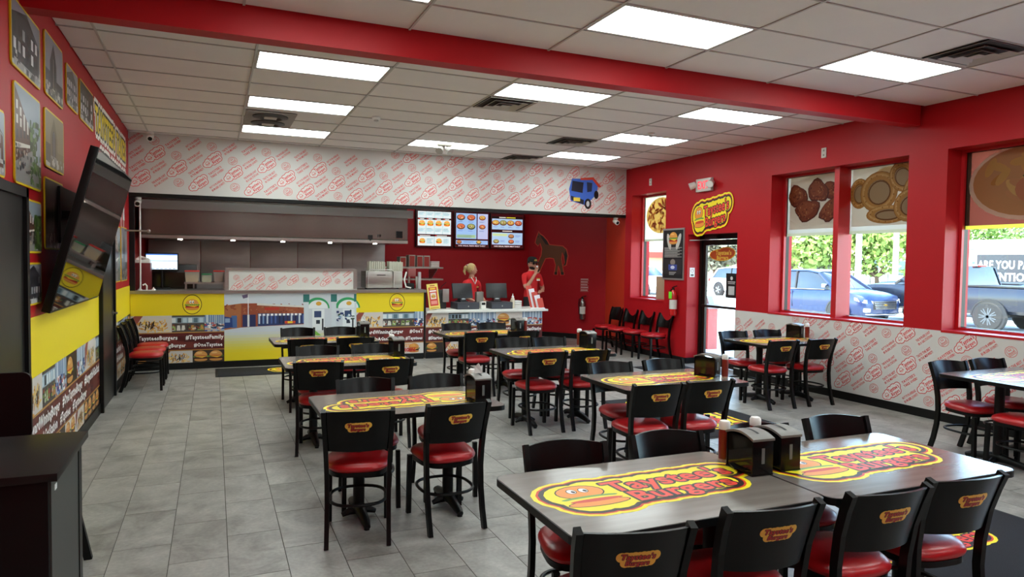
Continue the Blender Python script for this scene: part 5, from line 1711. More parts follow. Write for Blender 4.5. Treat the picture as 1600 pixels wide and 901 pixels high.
MB().lathe([(.095, 0), (.095, .002)], (-.14, -.16, .8995), 20).build('opening', mat('opening_black', '#080808', .9), ST)
HC = empty('high_chair', (-.86, 4.22, 0), label='black wooden high chair standing behind the waste station', cat='high chair')
M_hc = mat('high_chair_black', '#0d0b0b', .45, spec=.25)
b = MB().prism([(p[0] - .135, p[1] + .92) for p in rounded_rect(.125, .175, .04)], .03, .055, 'y'); b.build('backrest', M_hc, HC, smooth=False)
for sx in (-1, 1):
    for sy in (-1, 1): MB().tube([(sx * .15 - .04, sy * .13 + .03, .55), (sx * .21, sy * .17 + .05, 0)], (.04, .03)).build('leg', M_hc, HC, smooth=False)
MB().cbox(-.21, .13, -.12, .18, .52, .55, .005).build('seat', M_hc, HC)
for sy in (-.1, .16): MB().box(-.20, .14, sy - .012, sy + .012, .24, .28).build('stretcher', M_hc, HC, smooth=False)
MB().box(-.24, -.20, .055, .08, .5, .8).box(-.07, -.03, .055, .08, .5, .8).build('back_post', M_hc, HC, smooth=False)

# ---- street wall fittings
EX = empty('exit_sign', (XR, 9.17, 2.89), label='white emergency exit sign with two lamp heads above the glass door', cat='exit sign')
MB().cbox(-.055, -.002, -.19, .19, 0, .21, .008).build('housing', mat('exit_housing', '#cfc9c2', .4), EX)
c = Canvas(); c.text('EXIT', 0, .105, .125, '#e8283a', width=.27, bold=.02)
c.build('lettering', print_mat('exit_glow', .5, emit=1.2), EX, frame_of((-.0556, 0, 0), (0, -1, 0), (0, 0, 1)))
for s in (-1, 1):
    h = MB().cyl((-.05, s * .20, .13), (-.13, s * .25, .09), .05, .06, 14).build('lamp_head', mat('lamp_head_white', '#d8d5cf', .4), EX)
    MB().cyl((-.131, s * .2505, .0895), (-.133, s * .252, .0885), .052, .05, 14).build('lens', mat('lamp_lens', '#f1f0ec', .15), h)
    MB().cyl((-.04, s * .18, .13), (-.05, s * .22, .13), .014).build('arm', M_white, EX)
LG = empty('logo_sign', (XR, 9.0, 2.50), label='cut-out burger logo sign on the red wall above the glass door', cat='sign')
c = Canvas(.0006); brand_logo(c, .94); c.v = [np.c_[a[:, 0] * 1.02, a[:, 1] * 1.42 + a[:, 0] * .10, a[:, 2]] for a in c.v]
c.build('logo_face', PRINT, LG, frame_of((-.012, 0, 0), (0, -1, 0), (0, 0, 1)))
b = MB()
for x, y, r in ((-.34, .02, .135), (-.30, -.10, .13), (-.18, .03, .13), (.0, .10, .14), (.18, .12, .14), (.36, .15, .13), (.0, -.08, .14), (.15, -.07, .14), (.28, -.02, .12)):
    b.cyl((-.011, -x, y), (-.001, -x, y), r, n=20)
b.build('backing_board', M_rim, LG)
PO = empty('framed_poster', (XR, 9.985, 1.42), label='tall black poster with burger and white text in a silver frame', cat='poster')
MB().box(-.02, -.002, -.305, .305, 0, .90).build('frame', mat('silver_frame', '#b9b6b4', .35, metal=.7), PO, smooth=False)
c = Canvas()
c.rect(-.28, .28, .03, .87, '#141113'); c.up(); c.ell(-.12, .67, .05, .15, '#c9c2bb', 14, rot=.3); c.ell(.15, .67, .05, .15, '#c9c2bb', 14, rot=-.4); c.up(); burger(c, .0, .72, .24, outline=False); c.up(2)
for k in range(10): c.rect(-.25, .25 - .06 * ((k * 7) % 3), .56 - .018 * k, .568 - .018 * k, '#b9b4b0')
c.rect(-.25, .25, .10, .36, '#2a2528'); c.up(); c.ell(.0, .31, .07, .055, '#8a7c74', 14); c.rect(-.12, .12, .17, .27, '#3b4a96'); c.up(); c.ell(0, .22, .06, .03, '#c8cce0', 14)
for k in range(3): c.rect(-.10, .10 - .03 * k, .13 - .02 * k, .138 - .02 * k, '#c7c2be')
c.build('poster_print', PAPER, PO, frame_of((-.0205, 0, 0), (0, -1, 0), (0, 0, 1)))
# fire extinguishers
def extinguisher(loc, rz, label, body, tag):
    o = empty('fire_extinguisher', loc, rz, label=label, cat='fire extinguisher', group='wall-hung fire extinguishers')
    MB().lathe([(.055, 0), (.065, .012), (.065, .36), (.055, .40), (.03, .43), (.022, .45)], n=20).build('cylinder', body, o)
    MB().lathe([(.0655, .12), (.0658, .28)], n=20).build('label_band', mat('ext_label', '#d8d4cc', .5), o)
    MB().cyl((0, 0, .44), (0, 0, .485), .022, n=12).build('valve', M_black, o)
    MB().tube([(.0, -.09, .52), (0, 0, .50), (0, .03, .485)], (.014, .022)).build('handle', M_black, o, smooth=False)
    MB().tube([(0, .02, .47), (.0, .08, .44), (.0, .095, .34), (.0, .08, .20), (0, .075, .10)], .010, 8).build('hose', M_black, o)
    MB().box(.0, .075, -.02, .02, .33, .36).build('wall_hook', M_black, o, smooth=False)
    if tag: MB().box(-.072, -.068, -.05, .035, .30, .42).build('inspection_tag', mat('green_tag', '#7bea3a', .5), o, smooth=False)
extinguisher((XR - .085, 9.86, .80), 0, 'red fire extinguisher with green tag beside the glass door', mat('ext_red', '#c41a1c', .25, coat=.4), True)
ad = Vector((C2[0], C2[1], 0)) + hd * .50
an = -hd.cross(Vector((0, 0, 1)))
an = (-hd).cross(Vector((0, 0, 1)))
extinguisher((ad.x + an.x * .085, ad.y + an.y * .085, .45), math.atan2(-an.y, -an.x), 'silver fire extinguisher hanging on the deep red angled wall', mat('ext_silver', '#8d8a88', .2, metal=.9), False)
c = Canvas()
for k in range(5): c.rect(-.09, .09 - .01 * (k % 3), .14 - .06 * k, .165 - .06 * k, '#c9a09c'); c.rect(-.10, .10, .12 - .06 * k, .128 - .06 * k, '#b8827e')
c.build('extinguisher_notice', PRINT, None, frame_of(ad + an * .003 + Vector((0, 0, 1.18)), -hd, (0, 0, 1)), label='pale lettered notice above the silver fire extinguisher', cat='notice')
# plates, outlets, notices
def plate(x, y, z, label, name='wall_plate', face=None):
    o = empty(name, (x, y, z), label=label, cat='wall plate')
    MB().cbox(-.010, -.001, -.04, .04, -.065, .065, .003).build('cover', mat('ivory_plate', '#cfc8c0', .45), o)
    for dz in (-.03, .03): MB().box(-.0115, -.009, -.012, .012, dz - .012, dz + .012).build('socket', mat('socket_grey', '#8b847e', .5), o, smooth=False)
plate(XR, 6.79, 3.19, 'ivory outlet plate high on the wall above the double window')
plate(XR, 10.73, 3.20, 'ivory plate high on the wall above the narrow window')
plate(XR, 10.42, .50, 'ivory wall outlet behind the waiting chairs by the street wall')
o = empty('no_smoking_sign', (XR + .10, 9.5985, 1.56), label='small white no-smoking notice on the door jamb', cat='notice')
MB().box(-.05, .05, -.003, .0, -.08, .08).build('card', M_white, o, smooth=False)
c = Canvas(); c.ring(0, .025, .03, .006, '#b8282a', 18); c.rect(-.03, .03, -.065, -.03, '#6a625e')
c.build('printed_face', PAPER, o, frame_of((0, -.0035, 0), (1, 0, 0), (0, 0, 1)))
# cameras
def dome_camera(loc, label, tilt):
    o = empty('security_camera', loc, label=label, cat='security camera', group='white security cameras')
    MB().cyl((0, 0, 0), (0, 0, -.03), .05, n=16).build('mount', M_white, o)
    b = MB().cyl((0, .05, 0), (0, -.07, 0), .045, n=16); b.xf(Matrix.Translation((0, 0, -.075)) @ Matrix.Rotation(tilt, 4, 'X')); b.build('housing', M_white, o)
    b = MB().cyl((0, -.071, 0), (0, -.074, 0), .03, n=14); b.xf(Matrix.Translation((0, 0, -.075)) @ Matrix.Rotation(tilt, 4, 'X')); b.build('lens', M_black, o)
dome_camera((-.84, 11.40, ZC), 'white bullet camera on the ceiling before the soffit', .5)
dome_camera((-1.03, 11.66, 2.584), 'white camera under the soffit at the TV-wall corner', .4)
dome_camera((7.22, 11.62, 2.584), 'white camera under the soffit at the street-wall corner', .4)

# ================================================================== the two workers
M_skin = mat('skin', '#c08a72', .55); M_shirt = mat('red_shirt', '#d31f24', .8, noise=.08, nscale=20); M_pants = mat('black_trousers', '#18171a', .8)
def skin_body(name, joints, edges, mats_rule, parent, mats):
    """one continuous body grown around a skeleton; joints: name -> (x, y, z, radius_x, radius_y)"""
    names = list(joints)
    me = bpy.data.meshes.new(name)
    me.from_pydata([joints[k][:3] for k in names], [(names.index(a), names.index(b)) for a, b in edges], [])
    tmp = bpy.data.objects.new(name, me); COL.objects.link(tmp)
    sk = tmp.modifiers.new('skin', 'SKIN')
    for i, k in enumerate(names):
        sv = me.skin_vertices[0].data[i]; sv.radius = joints[k][3:5]; sv.use_root = (k == 'pelvis')
    sk.use_smooth_shade = True
    sb = tmp.modifiers.new('sub', 'SUBSURF'); sb.levels = 2; sb.render_levels = 2
    dg = bpy.context.evaluated_depsgraph_get()
    m2 = bpy.data.meshes.new_from_object(tmp.evaluated_get(dg))
    bpy.data.objects.remove(tmp)
    m2.materials.clear()
    for m in mats: m2.materials.append(m)
    for p in m2.polygons: p.material_index = mats_rule(p.center); p.use_smooth = True
    o = bpy.data.objects.new(name, m2); COL.objects.link(o); o.parent = parent
    return o
def head_mesh(skin, cz, r=.098):
    """shaped head with brow, nose, mouth, ears; faces local -Y"""
    b = MB()
    b.sph((0, 0, cz), r * .80, r * .98, r * 1.18, 18, 14)
    out = []
    for x, y, z in b.v:
        dz = (z - cz) / (r * 1.18)
        if dz < 0: x *= 1 - .28 * dz * dz; y = y * (1 - .12 * dz * dz) - .01 * (-dz)
        if y < 0 and abs(dz) < .25: y *= .95
        out.append((x, y, z))
    b.v = out
    b.add([(-.012, -r * .93, cz + .015), (.012, -r * .93, cz + .015), (.017, -r * .95, cz - .030), (-.017, -r * .95, cz - .030), (0, -r * 1.16, cz - .026)], [(0, 1, 4), (1, 2, 4), (2, 3, 4), (3, 0, 4)])
    for s in (-1, 1): b.sph((s * r * .80, .005, cz - .008), .010, .018, .028, 8, 6)
    b.tube([(-.022, -r * .90, cz - .058), (0, -r * .97, cz - .056), (.022, -r * .90, cz - .058)], .006, 6)
    return b
def eyes(parent, cz, r=.098, brow='#4a3426'):
    for s in (-1, 1):
        MB().sph((s * .032, -r * .86, cz + .012), .012, .008, .008, 10, 6).build('eye', mat('eye_white', '#e8e2da', .3), parent)
        MB().sph((s * .032, -r * .94, cz + .012), .005, .004, .005, 8, 5).build('iris', mat('iris_dark', '#2b2018', .3), parent)
        MB().tube([(s * .016, -r * .93, cz + .030), (s * .046, -r * .82, cz + .032)], .004, 6).build('eyebrow', mat('brow_' + brow, brow, .9), parent)
def hand(parent, base, fdir, udir, side, curl, skin):
    """palm with four bent fingers and a thumb, sized for an adult"""
    base = Vector(base); f = Vector(fdir).normalized(); u = Vector(udir).normalized(); w = f.cross(u).normalized()
    b = MB()
    b.tube([base - f * .02, base + f * .03, base + f * .085], (.030, .075))
    for i, L in enumerate((.066, .075, .070, .055)):
        o_ = base + f * .08 + w * (.028 - .0185 * i)
        d1 = (f * math.cos(curl) - u * math.sin(curl)); d2 = (f * math.cos(curl * 2.1) - u * math.sin(curl * 2.1)); d3 = (f * math.cos(curl * 2.9) - u * math.sin(curl * 2.9))
        p1 = o_ + d1 * L * .48; p2 = p1 + d2 * L * .32; p3 = p2 + d3 * L * .25
        b.tube([o_, p1, p2, p3], [.0092, .0088, .0078, .006], 8)
    t0 = base + f * .015 + w * (.036 * side)
    b.tube([t0, t0 + (f * .6 + w * side * .6 - u * .3) * .035, t0 + (f * .9 + w * side * .4 - u * .7) * .06], [.012, .011, .008], 8)
    return b.build('hand', skin, parent)

def person(name, loc, rz, label, J, hair_fn):
    root = empty(name, loc, rz, label=label, cat='person')
    E_ = [('pelvis', 'spine'), ('spine', 'chest'), ('chest', 'neckbase'), ('neckbase', 'neck'), ('neck', 'skull'),
          ('chest', 'shl'), ('shl', 'ell'), ('ell', 'wrl'), ('chest', 'shr'), ('shr', 'elr'), ('elr', 'wrr'),
          ('pelvis', 'hil'), ('hil', 'knl'), ('knl', 'anl'), ('anl', 'tol'), ('pelvis', 'hir'), ('hir', 'knr'), ('knr', 'anr'), ('anr', 'tor')]
    el = Vector(J['ell'][:3]); er = Vector(J['elr'][:3]); shl = Vector(J['shl'][:3]); shr = Vector(J['shr'][:3])
    wl, wr = Vector(J['wrl'][:3]), Vector(J['wrr'][:3])
    def seg(p, a, b):
        t = max(0, min(1, (p - a).dot(b - a) / (b - a).length_squared)); return (p - (a + (b - a) * t)).length, t
    def rule(p):
        dl, tl = seg(p, el, wl); dr, tr = seg(p, er, wr)
        ul, sl = seg(p, shl, el); ur, sr = seg(p, shr, er)
        if min(dl, dr) < .075 and min(dl, dr) <= min(ul, ur) + .003: return 0
        if (ul < .085 and sl > .72) or (ur < .085 and sr > .72): return 0
        if p.z > J['neckbase'][2] + .028: return 0
        if p.z < J['pelvis'][2] + .03: return 2
        return 1
    skin_body('body', J, E_, rule, root, [M_skin, M_shirt, M_pants])
    hair_fn(root, J)
    return root
def base_joints(h):
    k = h / 1.75
    J = dict(pelvis=(0, 0, .96, .145, .10), spine=(0, .005, 1.13, .135, .095), chest=(0, 0, 1.33, .165, .105), neckbase=(0, .0, 1.455, .075, .065), neck=(0, -.005, 1.51, .052, .055), skull=(0, -.012, 1.585, .055, .06),
             shl=(.185, 0, 1.40, .062, .06), ell=(.235, .03, 1.12, .045, .042), wrl=(.22, -.10, .90, .028, .026),
             shr=(-.185, 0, 1.40, .062, .06), elr=(-.235, .03, 1.12, .045, .042), wrr=(-.22, -.10, .90, .028, .026),
             hil=(.095, 0, .88, .092, .09), knl=(.10, -.01, .50, .062, .062), anl=(.10, .02, .09, .042, .042), tol=(.105, -.12, .045, .04, .032),
             hir=(-.095, 0, .88, .092, .09), knr=(-.10, -.01, .50, .062, .062), anr=(-.10, .02, .09, .042, .042), tor=(-.105, -.12, .045, .04, .032))
    return {n: tuple(c * k for c in v) for n, v in J.items()}
# the woman: turned to her left, blonde hair tied back
def woman_head(root, J):
    H = empty('head', (0, -.012, 1.535), 0); H.parent = root; H.rotation_euler = (0, 0, .95)
    fm = head_mesh(M_skin, 0, .094).build('face', M_skin, H)
    eyes(H, 0, .094, '#8a6a48')
    M_hair = mat('blonde_hair', '#c9ab74', .6, noise=.25, nscale=25, stretch=(6, 6, 1), bump=.3, bscale=80)
    b = MB(); b.sph((0, .018, .028), .088, .100, .100, 18, 12)
    b.v = [(x, y if not (y < -.035 and z < .055) else -.035 + (y + .035) * .2, z) for x, y, z in b.v]
    b.build('hair', M_hair, H)
    b = MB(); b.sph((0, .118, .035), .042, .045, .045, 14, 9); b.tube([(0, .125, .03), (.01, .15, -.03), (.0, .13, -.10)], [.03, .028, .010], 10)
    b.build('ponytail', M_hair, H)
    MB().tube([(-.05, .085, .09), (0, .11, .085), (.05, .085, .09)], .012, 8).build('hair_clip', mat('pink_clip', '#c9a39a', .5), H)
Jw = base_joints(1.62)
Jw.update(wrl=(.13, -.26, .93, .024, .023), ell=(.22, -.02, 1.03, .040, .038), wrr=(-.12, -.26, .93, .024, .023), elr=(-.22, -.02, 1.03, .040, .038))
W_ = person('person', (4.60, 12.62, 0), .35, 'worker with tied blonde hair and red shirt behind the first register', Jw, woman_head)
for s, k in ((1, 'wrl'), (-1, 'wrr')): hand(W_, (Jw[k][0], Jw[k][1] - .01, Jw[k][2]), (-.2 * s, -1, -.15), (0, -.15, 1), s, .35, M_skin)
b = MB().tube([(-.06, -.06, 1.39), (-.045, -.098, 1.34), (0, -.112, 1.26), (.045, -.098, 1.34), (.06, -.06, 1.39)], .008, 6); b.build('collar_piping', M_white, W_)
c = Canvas(); c.rect(-.03, .03, -.012, .012, '#e6b43a'); c.up(); c.text("Taystee's", 0, 0, .012, '#f2ece4', width=.055)
c.build('chest_logo', PRINT, W_, frame_of((.06, -.112, 1.20), (1, 0, 0), (0, 0, 1)))
# the man: black cap, sunglasses and beard, hand raised to his mouth
def man_head(root, J):
    H = empty('head', (0, -.015, 1.665), 0); H.parent = root; H.rotation_euler = (.12, 0, .08)
    head_mesh(M_skin, 0, .102).build('face', M_skin, H)
    eyes(H, 0, .102, '#1d1512')
    M_b = mat('dark_beard', '#1d1511', .85, bump=.4, bscale=120)
    b = MB(); b.sph((0, -.030, -.072), .070, .070, .050, 14, 9); b.build('beard', M_b, H)
    b = MB(); b.sph((0, .018, .012), .086, .095, .085, 16, 10); b.v = [(x, max(y, -.02), z) for x, y, z in b.v]; b.build('hair', M_b, H)
    b = MB(); b.lathe([(.094, .045), (.097, .075), (.088, .115), (.055, .14), (.01, .147)], n=20, sy=1.12)
    cap = b.build('cap', mat('black_cap', '#121212', .8), H)
    n = 12; vs = []
    for i in range(n + 1):
        t = PI + PI * i / n
        vs += [(.088 * math.cos(t), -.02 + .10 * math.sin(t) * .95, .05), (.075 * math.cos(t), -.055 + .135 * math.sin(t), .040)]
    vs += [(x, y, z + .006) for x, y, z in vs]; m = 2 * (n + 1)
    fs = [(2 * i, 2 * i + 2, 2 * i + 3, 2 * i + 1) for i in range(n)] + [(m + 2 * i, m + 2 * i + 1, m + 2 * i + 3, m + 2 * i + 2) for i in range(n)] + [(2 * i + 1, 2 * i + 3, m + 2 * i + 3, m + 2 * i + 1) for i in range(n)]
    MB().add(vs, fs).build('brim', mat('black_cap', '#121212', .8), cap)
    c = Canvas(.0006); c.ell(0, 0, .040, .020, '#c7a24a', 16); c.up(); c.text("Taystee's", 0, 0, .014, '#2a120c', width=.06)
    c.build('cap_logo', PRINT, cap, frame_of((0, -.112, .085), (1, 0, 0), (0, 0, 1)))
    b = MB()
    for s in (-1, 1): b.sph((s * .034, -.100, .010), .026, .008, .018, 12, 7)
    b.tube([(-.012, -.104, .015), (.012, -.104, .015)], .003, 6)
    for s in (-1, 1): b.tube([(s * .055, -.095, .015), (s * .086, .0, .015)], .003, 6)
    b.build('sunglasses', mat('sunglass_black', '#0c0c0d', .15), H)
Jm = base_joints(1.80)
Jm.update(elr=(-.225, -.14, 1.16, .046, .043), wrr=(-.055, -.235, 1.475, .030, .028), shr=(-.20, -.02, 1.44, .064, .062), ell=(.285, .0, 1.14, .046, .043), wrl=(.115, -.22, 1.12, .030, .028))
Mn = person('person', (5.93, 12.72, 0), .15, 'bearded worker in black cap and red shirt, hand at his mouth', Jm, man_head)
hand(Mn, (-.055, -.235, 1.475), (.35, .25, 1), (.2, 1, -.1), -1, .55, M_skin)
hand(Mn, (.115, -.225, 1.12), (-.75, -.45, .05), (0, 0, 1), 1, .5, M_skin)
o = MB().cbox(-.018, .018, -.012, .012, -.03, .03, .004).build('paper_cup', M_white, None, loc=(5.95, 12.50, 1.60), label="small white paper cup held at the capped worker's mouth", cat='cup')
c = Canvas(); c.rect(-.04, .04, -.012, .012, '#e6b43a'); c.up(); c.rect(-.04, .04, -.035, -.015, '#f2ece4')
c.build('chest_logo', PRINT, Mn, frame_of((.08, -.132, 1.36), (1, 0, 0), (0, 0, 1)))
# ================================================================== outside: car park, vehicles, trees
GZ = -.13
M_asph = mat('pale_asphalt', '#b3b2ae', .9, noise=.12, nscale=1.5, bump=.2, bscale=60)
M_conc = mat('sidewalk_concrete', '#cfcac0', .9, noise=.08, nscale=2)
M_grass = mat('verge_grass', '#6f8442', .95, noise=.3, nscale=8, bump=.4, bscale=60)
MB().box(XR + WT, 11.5, -30, 60, GZ - .2, GZ + .11).build('sidewalk', M_conc, smooth=False, kind='structure')
MB().box(11.5, 45, -40, 90, GZ - .3, GZ).build('parking_lot', M_asph, smooth=False, kind='structure')
MB().box(45, 160, -80, 140, GZ - .3, GZ + .06).build('ground_verge', M_grass, smooth=False, kind='structure')
MB().box(-60, XR + WT, -60, YF - .3, GZ - .3, GZ).build('forecourt', M_asph, smooth=False, kind='structure')

def tyre_wheel(parent, x, y, r, w, rim, spokes=6):
    T_ = empty('wheel', (x, y, r)); T_.parent = parent
    b = MB(); b.lathe([(r * .62, -w / 2), (r * .92, -w / 2), (r, -w * .32), (r, w * .32), (r * .92, w / 2), (r * .62, w / 2)], n=28)
    b.xf(Matrix.Rotation(PI / 2, 4, 'X')); b.build('tyre', mat('tyre_rubber', '#1d1c1c', .8), T_)
    s = 1 if y > 0 else -1
    b = MB(); yy = s * w * .42
    for k in range(spokes):
        a = 2 * PI * k / spokes
        for da in (-.16, .16):
            b.tube([(0, yy, 0), (r * .6 * math.cos(a + da), yy, r * .6 * math.sin(a + da))], (.03, .05))
    n = 24
    b.tube([(r * .6 * math.cos(2 * PI * i / n), yy, r * .6 * math.sin(2 * PI * i / n)) for i in range(n)], .022, 6, closed=True)
    b.cyl((0, yy - .02, 0), (0, yy + .02 * s, 0), r * .14, n=12)
    b.build('rim', rim, T_)
    MB().cyl((0, s * w * .2, 0), (0, s * w * .25, 0), r * .6, n=20).build('brake_disc', mat('brake_dark', '#2a2928', .6), T_)

def loft(stations, prof):
    """stations: list of dicts along x; prof(st) -> half cross-section (y, z) from bottom to top centre"""
    b = MB(); rings = []
    for st in stations:
        h = prof(st)
        rings.append([(st['x'], y, z) for y, z in h] + [(st['x'], -y, z) for y, z in reversed(h)])
    n = len(rings[0]); vs = [p for r in rings for p in r]; fs = []
    for i in range(len(rings) - 1):
        for j in range(n): fs.append((i * n + j, i * n + (j + 1) % n, (i + 1) * n + (j + 1) % n, (i + 1) * n + j))
    fs += [tuple(range(n - 1, -1, -1)), tuple(range((len(rings) - 1) * n, len(rings) * n))]
    return b.add(vs, fs)
M_cglass = mat('car_glass', '#1d252c', .05, spec=.8)
M_chrome = mat('car_chrome', '#c9c9c9', .15, metal=1)
M_carblack = mat('car_black_trim', '#17171a', .5)
def vehicle(name, loc, rz, paint, kind, label, rimcol):
    root = empty(name, loc, rz, label=label, cat='car' if kind == 'suv' else 'pickup')
    rim = mat('rim_' + rimcol, rimcol, .3, metal=.8)
    def S_(x, w, zb, zt): return dict(x=x, w=w, zb=zb, zt=zt)
    if kind == 'suv':
        L, r = 4.65, .36
        body = [S_(-2.32, .78, .42, .95), S_(-2.25, .88, .34, 1.02), S_(-1.6, .92, .28, 1.06), S_(0, .925, .26, 1.04), S_(.75, .925, .26, 1.06), S_(1.2, .92, .27, 1.08), S_(1.75, .90, .27, 1.02), S_(2.15, .84, .28, .93), S_(2.30, .70, .32, .80), S_(2.34, .60, .36, .70)]
        wx = (-1.36, 1.37)
        cab = [(-2.18, 1.0, 1.10, .72), (-1.75, 1.02, 1.60, .66), (-1.0, 1.03, 1.68, .67), (-.1, 1.04, 1.69, .67), (.35, 1.05, 1.62, .64), (1.15, 1.07, 1.10, .76)]
    else:
        L, r = 5.85, .42
        body = [S_(-2.92, .92, .62, 1.22), S_(-2.85, .98, .52, 1.27), S_(-1.7, 1.0, .50, 1.27), S_(-.95, 1.0, .46, 1.27), S_(.3, 1.0, .44, 1.22), S_(1.2, 1.0, .44, 1.28), S_(2.0, .98, .46, 1.26), S_(2.6, .95, .46, 1.20), S_(2.85, .86, .52, 1.05), S_(2.92, .78, .58, .95)]
        wx = (-1.80, 1.92)
        cab = [(-.98, 1.2, 1.30, .84), (-.86, 1.22, 1.86, .72), (-.3, 1.23, 1.93, .72), (.35, 1.23, 1.92, .72), (.65, 1.24, 1.85, .70), (1.30, 1.27, 1.32, .82)]
    def prof(s):
        w, zb, zt = s['w'], s['zb'], s['zt']; h = zt - zb
        return [(0, zb), (w * .86, zb), (w * .97, zb + .12 * h), (w, zb + .5 * h), (w * .985, zb + .82 * h), (w * .93, zb + .97 * h), (w * .6, zt + .02), (0, zt + .035)]
    loft(body, prof).build('body', paint, root)
    def cprof(z0, z1, w):
        return [(0, z0), (w * 1.16, z0), (w * 1.10, z0 + .3 * (z1 - z0)), (w * 1.02, z0 + .8 * (z1 - z0)), (w * .94, z1 - .02), (w * .7, z1 + .01), (0, z1 + .02)]
    cs = [dict(x=x, z0=z0, z1=z1, w=w) for x, z0, z1, w in cab]
    loft(cs, lambda s: cprof(s['z0'], s['z1'], s['w'])).build('window_glass', M_cglass, root)
    zr = cab[2][2]
    top = [dict(x=x, z0=z1 - .035, z1=z1 + .012, w=w) for x, z0, z1, w in cab[1:5]]
    loft(top, lambda s: [(0, s['z0']), (s['w'] * 1.0, s['z0']), (s['w'] * .97, s['z1'] - .01), (s['w'] * .7, s['z1'] + .012), (0, s['z1'] + .022)]).build('roof', paint, root)
    for s in (-1, 1):
        for a, b_ in ((5, 4), (0, 1)):
            xa, za0, za1, wa = cab[a]; xb, zb0, zb1, wb = cab[b_]
            MB().tube([(xa, s * wa * 1.10, za0), (xb, s * wb * .99, zb1 - .02)], (.06, .05)).build('pillar', paint, root, smooth=False)
        xm = (cab[2][0] + cab[3][0]) / 2 + .05
        MB().tube([(xm, s * cab[2][3] * 1.165, cab[2][1] - .02), (xm - .03, s * cab[2][3] * 1.0, zr - .03)], (.05, .06)).build('pillar', M_carblack, root, smooth=False)
        MB().tube([(cab[5][0] - .12, s * cab[2][3] * 1.19, cab[5][1] - .0), (cab[0][0] + .1, s * cab[2][3] * 1.19, cab[0][1] + .03)], .012, 6).build('belt_trim', M_chrome if kind == 'suv' else M_carblack, root)
        m = MB().cbox(-.07, .07, -.13, .02, -.06, .07, .02); m.xf(Matrix.Translation((cab[5][0] - .35, s * (cab[2][3] * 1.22 + (.12 if s > 0 else 0.0) + (0 if s > 0 else -.01)), cab[5][1] + .12)))
        m.build('mirror', M_chrome if kind == 'suv' else paint, root)
        MB().box(xm - .012, xm - .004, s * .915 - .012 if kind == 'suv' else s * .995 - .012, s * .915 + .012 if kind == 'suv' else s * .995 + .012, .45, 1.0).build('door_seam', M_carblack, root, smooth=False)
        for xh in (xm + .18 - .45, xm - .9): MB().cbox(xh, xh + .18, s * body[3]['w'] - .02, s * body[3]['w'] + .025, .88, .92, .008).build('door_handle', paint, root)
        # arches and wheels
        for x in wx:
            n = 14
            P = [(x + (r + .075) * math.cos(PI * i / n), s * (body[3]['w'] - .01), r + (r + .075) * math.sin(PI * i / n)) for i in range(n + 1)]
            MB().tube(P, (.05, .045)).build('wheel_arch', M_carblack, root, smooth=False)
            MB().prism([(x + (r + .05) * math.cos(2 * PI * i / 20), r + (r + .05) * math.sin(2 * PI * i / 20)) for i in range(20)], s * (body[3]['w'] - .14), s * (body[3]['w'] + .004), 'y').build('wheel_well', M_carblack, root, smooth=False)
            tyre_wheel(root, x, s * (body[3]['w'] - .08), r, .24, rim, 5 if kind == 'suv' else 7)
        if kind == 'suv':
            h = MB(); h.add([(1.95, s * .88, .86), (2.25, s * .74, .80), (2.33, s * .52, .76), (2.345, s * .52, .68), (2.27, s * .76, .70), (1.98, s * .905, .78)], [(0, 1, 4, 5), (1, 2, 3, 4)])
            h.add([(1.94, s * .89, .87), (2.26, s * .75, .81), (2.34, s * .53, .77)], [(0, 1, 2)])
            h.build('headlight', mat('headlight_lens', '#d8dce2', .15), root, smooth=False)
            MB().cbox(2.20, 2.345, s * .70 - .08, s * .70 + .08, .42, .54, .02).build('fog_light', mat('fog_lens', '#c9c3ae', .2), root)
            MB().cbox(-2.33, -2.18, s * .78 - .10, s * .78 + .08, .82, 1.0, .02).build('tail_light', mat('tail_red', '#a81e1e', .25), root)
        else:
            MB().cbox(-2.945, -2.80, s * .90 - .10, s * .90 + .095, .86, 1.20, .02).build('tail_light', mat('tail_red', '#a81e1e', .25), root)
            MB().cbox(2.74, 2.92, s * .80 - .12, s * .80 + .1, .86, 1.08, .02).build('headlight', mat('headlight_lens', '#d8dce2', .15), root)
    if kind == 'suv':
        for k in range(5): MB().cbox(2.31 - .008 * k * 0, 2.365, -.50 + .02 * k, .50 - .02 * k, .735 - .052 * k, .755 - .052 * k, .006).build('grille_bar', M_chrome, root)
        MB().cbox(2.28, 2.345, -.52, .52, .50, .77, .02).build('grille', M_carblack, root)
        MB().prism([(-.07, .655), (-.02, .655), (-.02, .675), (.02, .675), (.02, .655), (.07, .655), (.08, .635), (.02, .635), (.02, .615), (-.02, .615), (-.02, .635), (-.08, .635)], 2.365, 2.375, 'x').build('bow_emblem', mat('emblem_gold', '#c8a048', .3, metal=.7), root, smooth=False)
        MB().cbox(2.22, 2.36, -.72, .72, .34, .38, .01).build('bumper_trim', M_chrome, root)
    else:
        MB().cbox(-3.06, -2.86, -.92, .92, .56, .70, .02).build('rear_bumper', M_carblack, root)
        MB().box(-2.935, -2.92, -.80, .80, .78, 1.24).build('tailgate', paint, root, smooth=False)
        MB().box(-2.80, -1.02, -.88, .88, 1.272, 1.312).build('bed_cover', M_carblack, root, smooth=False)
        MB().cbox(-.98, -.90, -.16, .16, 1.87, 1.92, .01).build('brake_lamp', mat('tail_red', '#a81e1e', .25), root)
        MB().cbox(2.88, 2.95, -.66, .66, .68, 1.08, .02).build('grille', M_carblack, root)
        MB().tube([(-1.75, -.7, .42), (-1.75, .7, .42)], .06, 8).build('axle', M_carblack, root)
    return root
M_blue = mat('navy_car_paint', '#1d2f52', .25, metal=.3, coat=.3)
M_blk = mat('black_truck_paint', '#121826', .25, metal=.25, coat=.3)
M_wht = mat('white_car_paint', '#e3e6ea', .3, coat=.6)
